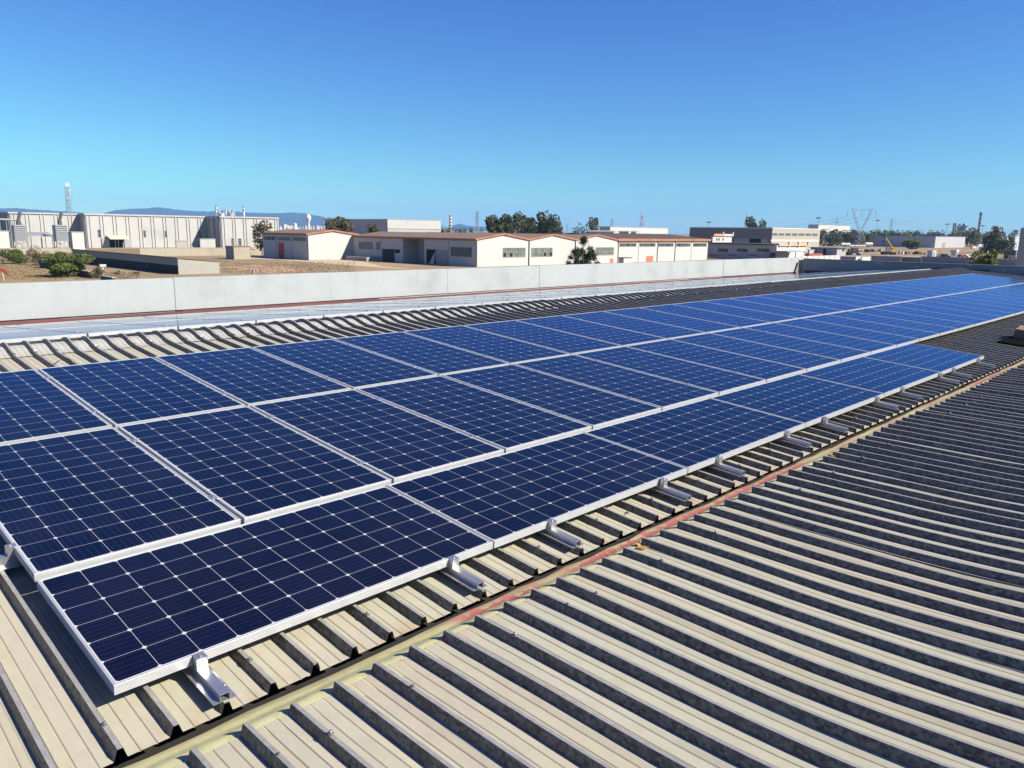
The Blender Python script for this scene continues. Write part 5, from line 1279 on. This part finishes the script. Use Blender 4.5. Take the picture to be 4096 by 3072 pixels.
c = gp(3474, 989); s = depth(c) / F; tk = empty('liquid_tank', c, 'white horizontal tank lying right of the big pylon', 'tank')
mb = MB(); mb.bar(rgt * -14 * s + Vector((0, 0, 7.5 * s + .8)), rgt * 14 * s + Vector((0, 0, 7.5 * s + .8)), 7.3 * s, 0, 14); mb.build('shell', M['whitepaint'], tk)
mb = MB(); mb.box(-.6, .6, -.6, .6, 0, 1); mb.build('saddle', M['galv'], tk)
c = gp(3381, 989); tk = empty('liquid_tank', c, 'white squat tank lying left of the big pylon', 'tank'); mb = MB(); mb.bar(rgt * -17 * s + Vector((0, 0, 6 * s + .8)), rgt * 17 * s + Vector((0, 0, 6 * s + .8)), 6.4 * s, 0, 14); mb.build('shell', M['whitepaint'], tk); mb = MB(); mb.box(-.6, .6, -.6, .6, 0, 1); mb.build('saddle', M['galv'], tk)
c = gp(3398, 990); e = gp(3460, 990); mb = MB(); mb.bar((0, 0, 1.3), e - c + Vector((0, 0, 1.3)), .45, 0, 8); tag(mb.build('white_pipe', M['whitepaint'], loc=c), 'long white pipe between the two white tanks', 'pipe')
c = gp(3405, 1021); s = depth(c) / F; lo_ = empty('flatbed_lorry', c, 'dark flatbed lorry with a white cab parked below the big pylon', 'lorry')
def lbox(x0, x1, d0, d1, z0, z1, nm, m, par=lo_):
    mb = MB(); a = [rgt * x * s + fw_ * d for x, d in ((x0, d0), (x1, d0), (x1, d1), (x0, d1))]; mb.add([p + Vector((0, 0, z0)) for p in a] + [p + Vector((0, 0, z1)) for p in a], [(0, 3, 2, 1), (4, 5, 6, 7), (0, 1, 5, 4), (1, 2, 6, 5), (2, 3, 7, 6), (3, 0, 4, 7)]); return mb.build(nm, m, par)
lbox(-18, 24, -1.1, 1.1, .9, 1.3, 'flatbed', BLK); lbox(24.3, 38, -1.1, 1.1, .7, 2.3, 'cab', M['whitepaint']); lbox(27, 37, -1.16, -1.11, 1.6, 2.2, 'cab_window', M['glass']); lbox(0, 22, -.9, .9, 1.31, 3.2, 'load', plain('dark_machine_load', (.09, .09, .09), .7)); lbox(-14, -4, -.8, .8, 1.31, 2.7, 'load', plain('rusty_machine_load', (.12, .10, .09), .7))
for dx in (-13, -5, 29):
    for d in (-1, 1): mb = MB(); pw = rgt * dx * s + fw_ * d + Vector((0, 0, .5)); mb.bar(pw - fw_ * .18, pw + fw_ * .18, .5, 0, 10); mb.build('wheel', TYR, lo_)
# silo hopper
c = gp(3816, 1031); s = depth(c) / F; hp = empty('hopper', c, 'pale hopper silo on legs in the right yard', 'hopper'); a = 16 * s
mb = MB(); z1 = ztop(c, 999); z0 = z1 * .45; mb.add([(-a, -a * .7, z0 + 1), (a, -a * .7, z0 + 1), (a, a * .7, z0 + 1), (-a, a * .7, z0 + 1), (-a, -a * .7, z1), (a, -a * .7, z1), (a, a * .7, z1), (-a, a * .7, z1), (-a * .3, -a * .25, z0 * .5), (a * .3, -a * .25, z0 * .5), (a * .3, a * .25, z0 * .5), (-a * .3, a * .25, z0 * .5)],
    [(4, 5, 6, 7), (0, 1, 5, 4), (1, 2, 6, 5), (2, 3, 7, 6), (3, 0, 4, 7), (8, 9, 1, 0), (9, 10, 2, 1), (10, 11, 3, 2), (11, 8, 0, 3), (8, 11, 10, 9)]); mb.build('bin', plain('pale_hopper_paint', (.62, .64, .62), .6), hp)
mb = MB()
for sx in (-.85, .85):
    for sy in (-.55, .55): mb.bar((sx * a, sy * a, 0), (sx * a, sy * a, z0 + 1.2), .12)
mb.build('legs', M['galv'], hp)
def vehicle(px, base, L, col, label, name='parked_van', cat='van', hgt=2.1):
    c = gp(px, base); s = 1; rt = empty(name, c, label, cat, None, (0, 0, math.atan2(rgt.y, rgt.x) + .3)); mb = MB(); h = hgt
    mb.prism([(-L / 2, -.9, .35), (L / 2, -.9, .35), (L / 2, -.9, h * .5), (L * .36, -.9, h * .56), (L * .22, -.9, h), (-L / 2, -.9, h)], (0, 1.8, 0)); o = mb.build('body', plain(name + str(px), col, .4), rt); m = o.modifiers.new('b', 'BEVEL'); m.width = .08; m.segments = 2
    mb = MB(); mb.prism([(L * .35, -.92, h * .58), (L * .22, -.92, h * .92), (-L * .05, -.92, h * .92), (-L * .05, -.92, h * .58)], (0, 1.84, 0)); mb.build('window', M['glass'], rt)
    for x in (-L * .3, L * .3):
        for y in (-.85, .85): mb = MB(); mb.bar((x, y - .1, .34), (x, y + .1, .34), .34, 0, 10); mb.build('wheel', TYR, rt)
vehicle(3900, 996, 7, (.75, .75, .74), 'white van parked behind the grey yard shed'); vehicle(3880, 985, 8, (.65, .25, .08), 'orange and white lorry beside the purple door', 'parked_lorry', 'lorry', 3.0); vehicle(3850, 1031, 4.2, (.28, .05, .04), 'dark red car behind the boundary wall', 'parked_car', 'car', 1.4); vehicle(3868, 1031, 4.2, (.75, .75, .75), 'white car next to the dark red car', 'parked_car', 'car', 1.4); vehicle(4040, 1038, 4.5, (.04, .045, .05), 'black car beside the dark shed at right', 'parked_car', 'car', 1.5)
vehicle(3925, 990, 9, (.7, .72, .72), 'long white trailer van before the grey depot', 'parked_van', 'van', 2.6)
q = random.Random(8)
JK = [plain('junk_white', (.7, .7, .68), .7), plain('junk_dark', (.06, .055, .05), .8), plain('junk_rust', (.24, .11, .07), .9), plain('junk_blue', (.12, .16, .28), .7), plain('junk_grey', (.33, .33, .32), .8)]
jl = ['white crate of scrap', 'dark heap of scrap steel', 'rust-brown scrap pile', 'blue drum stack', 'grey block pallet']
wh = [('left of the white cabin', 3648, 3702, 1018), ('between the white cabin and the hopper', 3750, 3796, 1029), ('near the foot of the crane', 3600, 3640, 1017), ('below the big pylon', 3450, 3520, 1008)]
for (w_, a, b_, y) in wh:
    for j in range(5):
        x = a + (b_ - a) * (j + .5) / 5; c = gp(x, y + q.uniform(-2, 1)); mb = MB()
        for i in range(5 if j in (1, 2) else 2): 
            u, v = q.uniform(-.8, .8), q.uniform(-.8, .8); L, Wd, Hh = q.uniform(.4, 1.3), q.uniform(.4, .9), q.uniform(.4, 1.5); mb.box(u - L, u + L, v - Wd, v + Wd, 0, Hh)
        tag(mb.build('scrap_pile', JK[j], loc=c), '%s %s' % (jl[j], w_), 'scrap')
# boundary wall of the yard, light put into the colour: sun-facing pieces paler, side pieces darker
WD = conc('shaded_wall_grey', (.34, .33, .33), .15, scale=.2); WL = conc('sunlit_wall_pale', (.60, .59, .55), .1, scale=.2)
def seg(pa, pb, base, ytop, mat, label, face):
    c = gp(pa, base)
    h = ztop(c, ytop)
    if face == 'Y': e = onY(pb, base, c.y); d = Vector((e.x - c.x, 0, 0)); t = Vector((0, .3, 0))
    else: e = onX(pb, base, c.x); d = Vector((0, e.y - c.y, 0)); t = Vector((.3, 0, 0))
    mb = MB(); mb.prism([Vector((0, 0, 0)), d, d + Vector((0, 0, h)), Vector((0, 0, h))], t)
    n = max(1, int(d.length / 4))
    for i in range(n + 1): p = d * (i / n); mb.box(p.x - .12, p.x + .12, p.y - .12, p.y + .12, 0, h + .12)
    tag(mb.build('boundary_wall', mat, loc=c), label, 'wall', 'pieces of the yard boundary wall')
seg(3180, 3358, 1048, 1026, WL, 'pale boundary wall piece with a level top, left of the dark gate piece', 'Y')
seg(3420, 3362, 1050, 1027, WD, 'dark boundary wall piece between the two pale ones', 'X'); seg(3421, 3443, 1050, 1027, WL, 'narrow pale boundary slab', 'Y'); seg(3445, 3481, 1050, 1028, WL, 'wider pale boundary slab next to the narrow one', 'Y')
seg(3601, 3482, 1052, 1026, WD, 'long dark grey boundary wall below the crane', 'X'); seg(3683, 3603, 1054, 1030, plain('rusty_mesh_panel', (.30, .23, .16), .8, var=.3), 'rusty brown mesh fence piece in the boundary', 'X'); seg(3880, 3684, 1058, 1031, WD, 'long grey boundary wall below the white cabin', 'X'); seg(4075, 3882, 1066, 1038, WD, 'grey boundary wall behind the leafy tree at right', 'X')
mb = MB()
c = gp(3235, 1027); e = onY(3290, 1027, c.y); mb.box(0, e.x - c.x, 0, 2.4, 0, ztop(c, 1015)); mb.box(0.2, e.x - c.x - .2, -.06, -.002, .3, ztop(c, 1016))
tag(mb.build('shipping_container', plain('rust_red_container', (.36, .10, .06), .7), loc=c), 'rust-red container in front of the site office', 'container')
for i in range(3):
    c = gp(3300 + i * 14, 984); mb = MB(); mb.box(0, 2.2, 0, 2, 0, 2.0); mb.box(.1, 2.1, -.05, -.002, .2, 1.8); tag(mb.build('scrap_skip', JK[2], loc=c), 'rust-brown skip before the tree belt, one of three alike', 'skip', 'skips before the tree belt')
# posts in the left yard
c = gp(17, 1122); rt = empty('sign_post', c, 'leaning post with a small red board at the lower left', 'sign'); h = ztop(c, 1086); mb = MB(); mb.bar((0, 0, 0), (-.1, 0, h - .2), .05); mb.build('post', M['whitepaint'], rt)
mb = MB(); mb.prism([rgt * -.55 + Vector((0, 0, h + .2)), rgt * .45 + Vector((0, 0, h - .5)), rgt * .65 + Vector((0, 0, h - .1)), rgt * -.25 + Vector((0, 0, h + .6))], fw_ * .05); mb.build('board', M['redpaint'], rt)
c = gp(414, 1098); rt = empty('yard_post', c, 'white post with a small white box on top', 'post'); h = ztop(c, 1066); mb = MB(); mb.bar((0, 0, 0), (0, 0, h), .08); mb.build('post', M['whitepaint'], rt)
mb = MB(); mb.box(-.5, .5, -.2, .2, h, h + .35); mb.build('box', M['whitepaint'], rt)
WDS = plain('weathered_stone', (.28, .26, .24), .9)
c = gp(1014, 1093); rt = empty('stone_bollard', c, 'short grey stone bollard just over the parapet top', 'bollard'); mb = MB(); mb.lathe((0, 0, 0), [(.3, 0), (.26, ztop(c, 1080)), (.15, ztop(c, 1077))], 8); mb.build('stump', WDS, rt)
# wall lamps of the gabled hall
# =================================================================== air
k = NT('haze_air'); k.t.nodes.remove(k.b); v = k.n('VolumePrincipled'); v.inputs['Color'].default_value = (.30, .58, 1.0, 1); v.inputs['Density'].default_value = 8.5e-5; v.inputs['Anisotropy'].default_value = 0.0
k.l(v.outputs[0], k.t.nodes['Material Output'].inputs[1])
mb = MB(); mb.box(-9600, 9600, -9600, 9600, -1.5, 330)
tag(mb.build('haze', k.mat), kind='stuff')
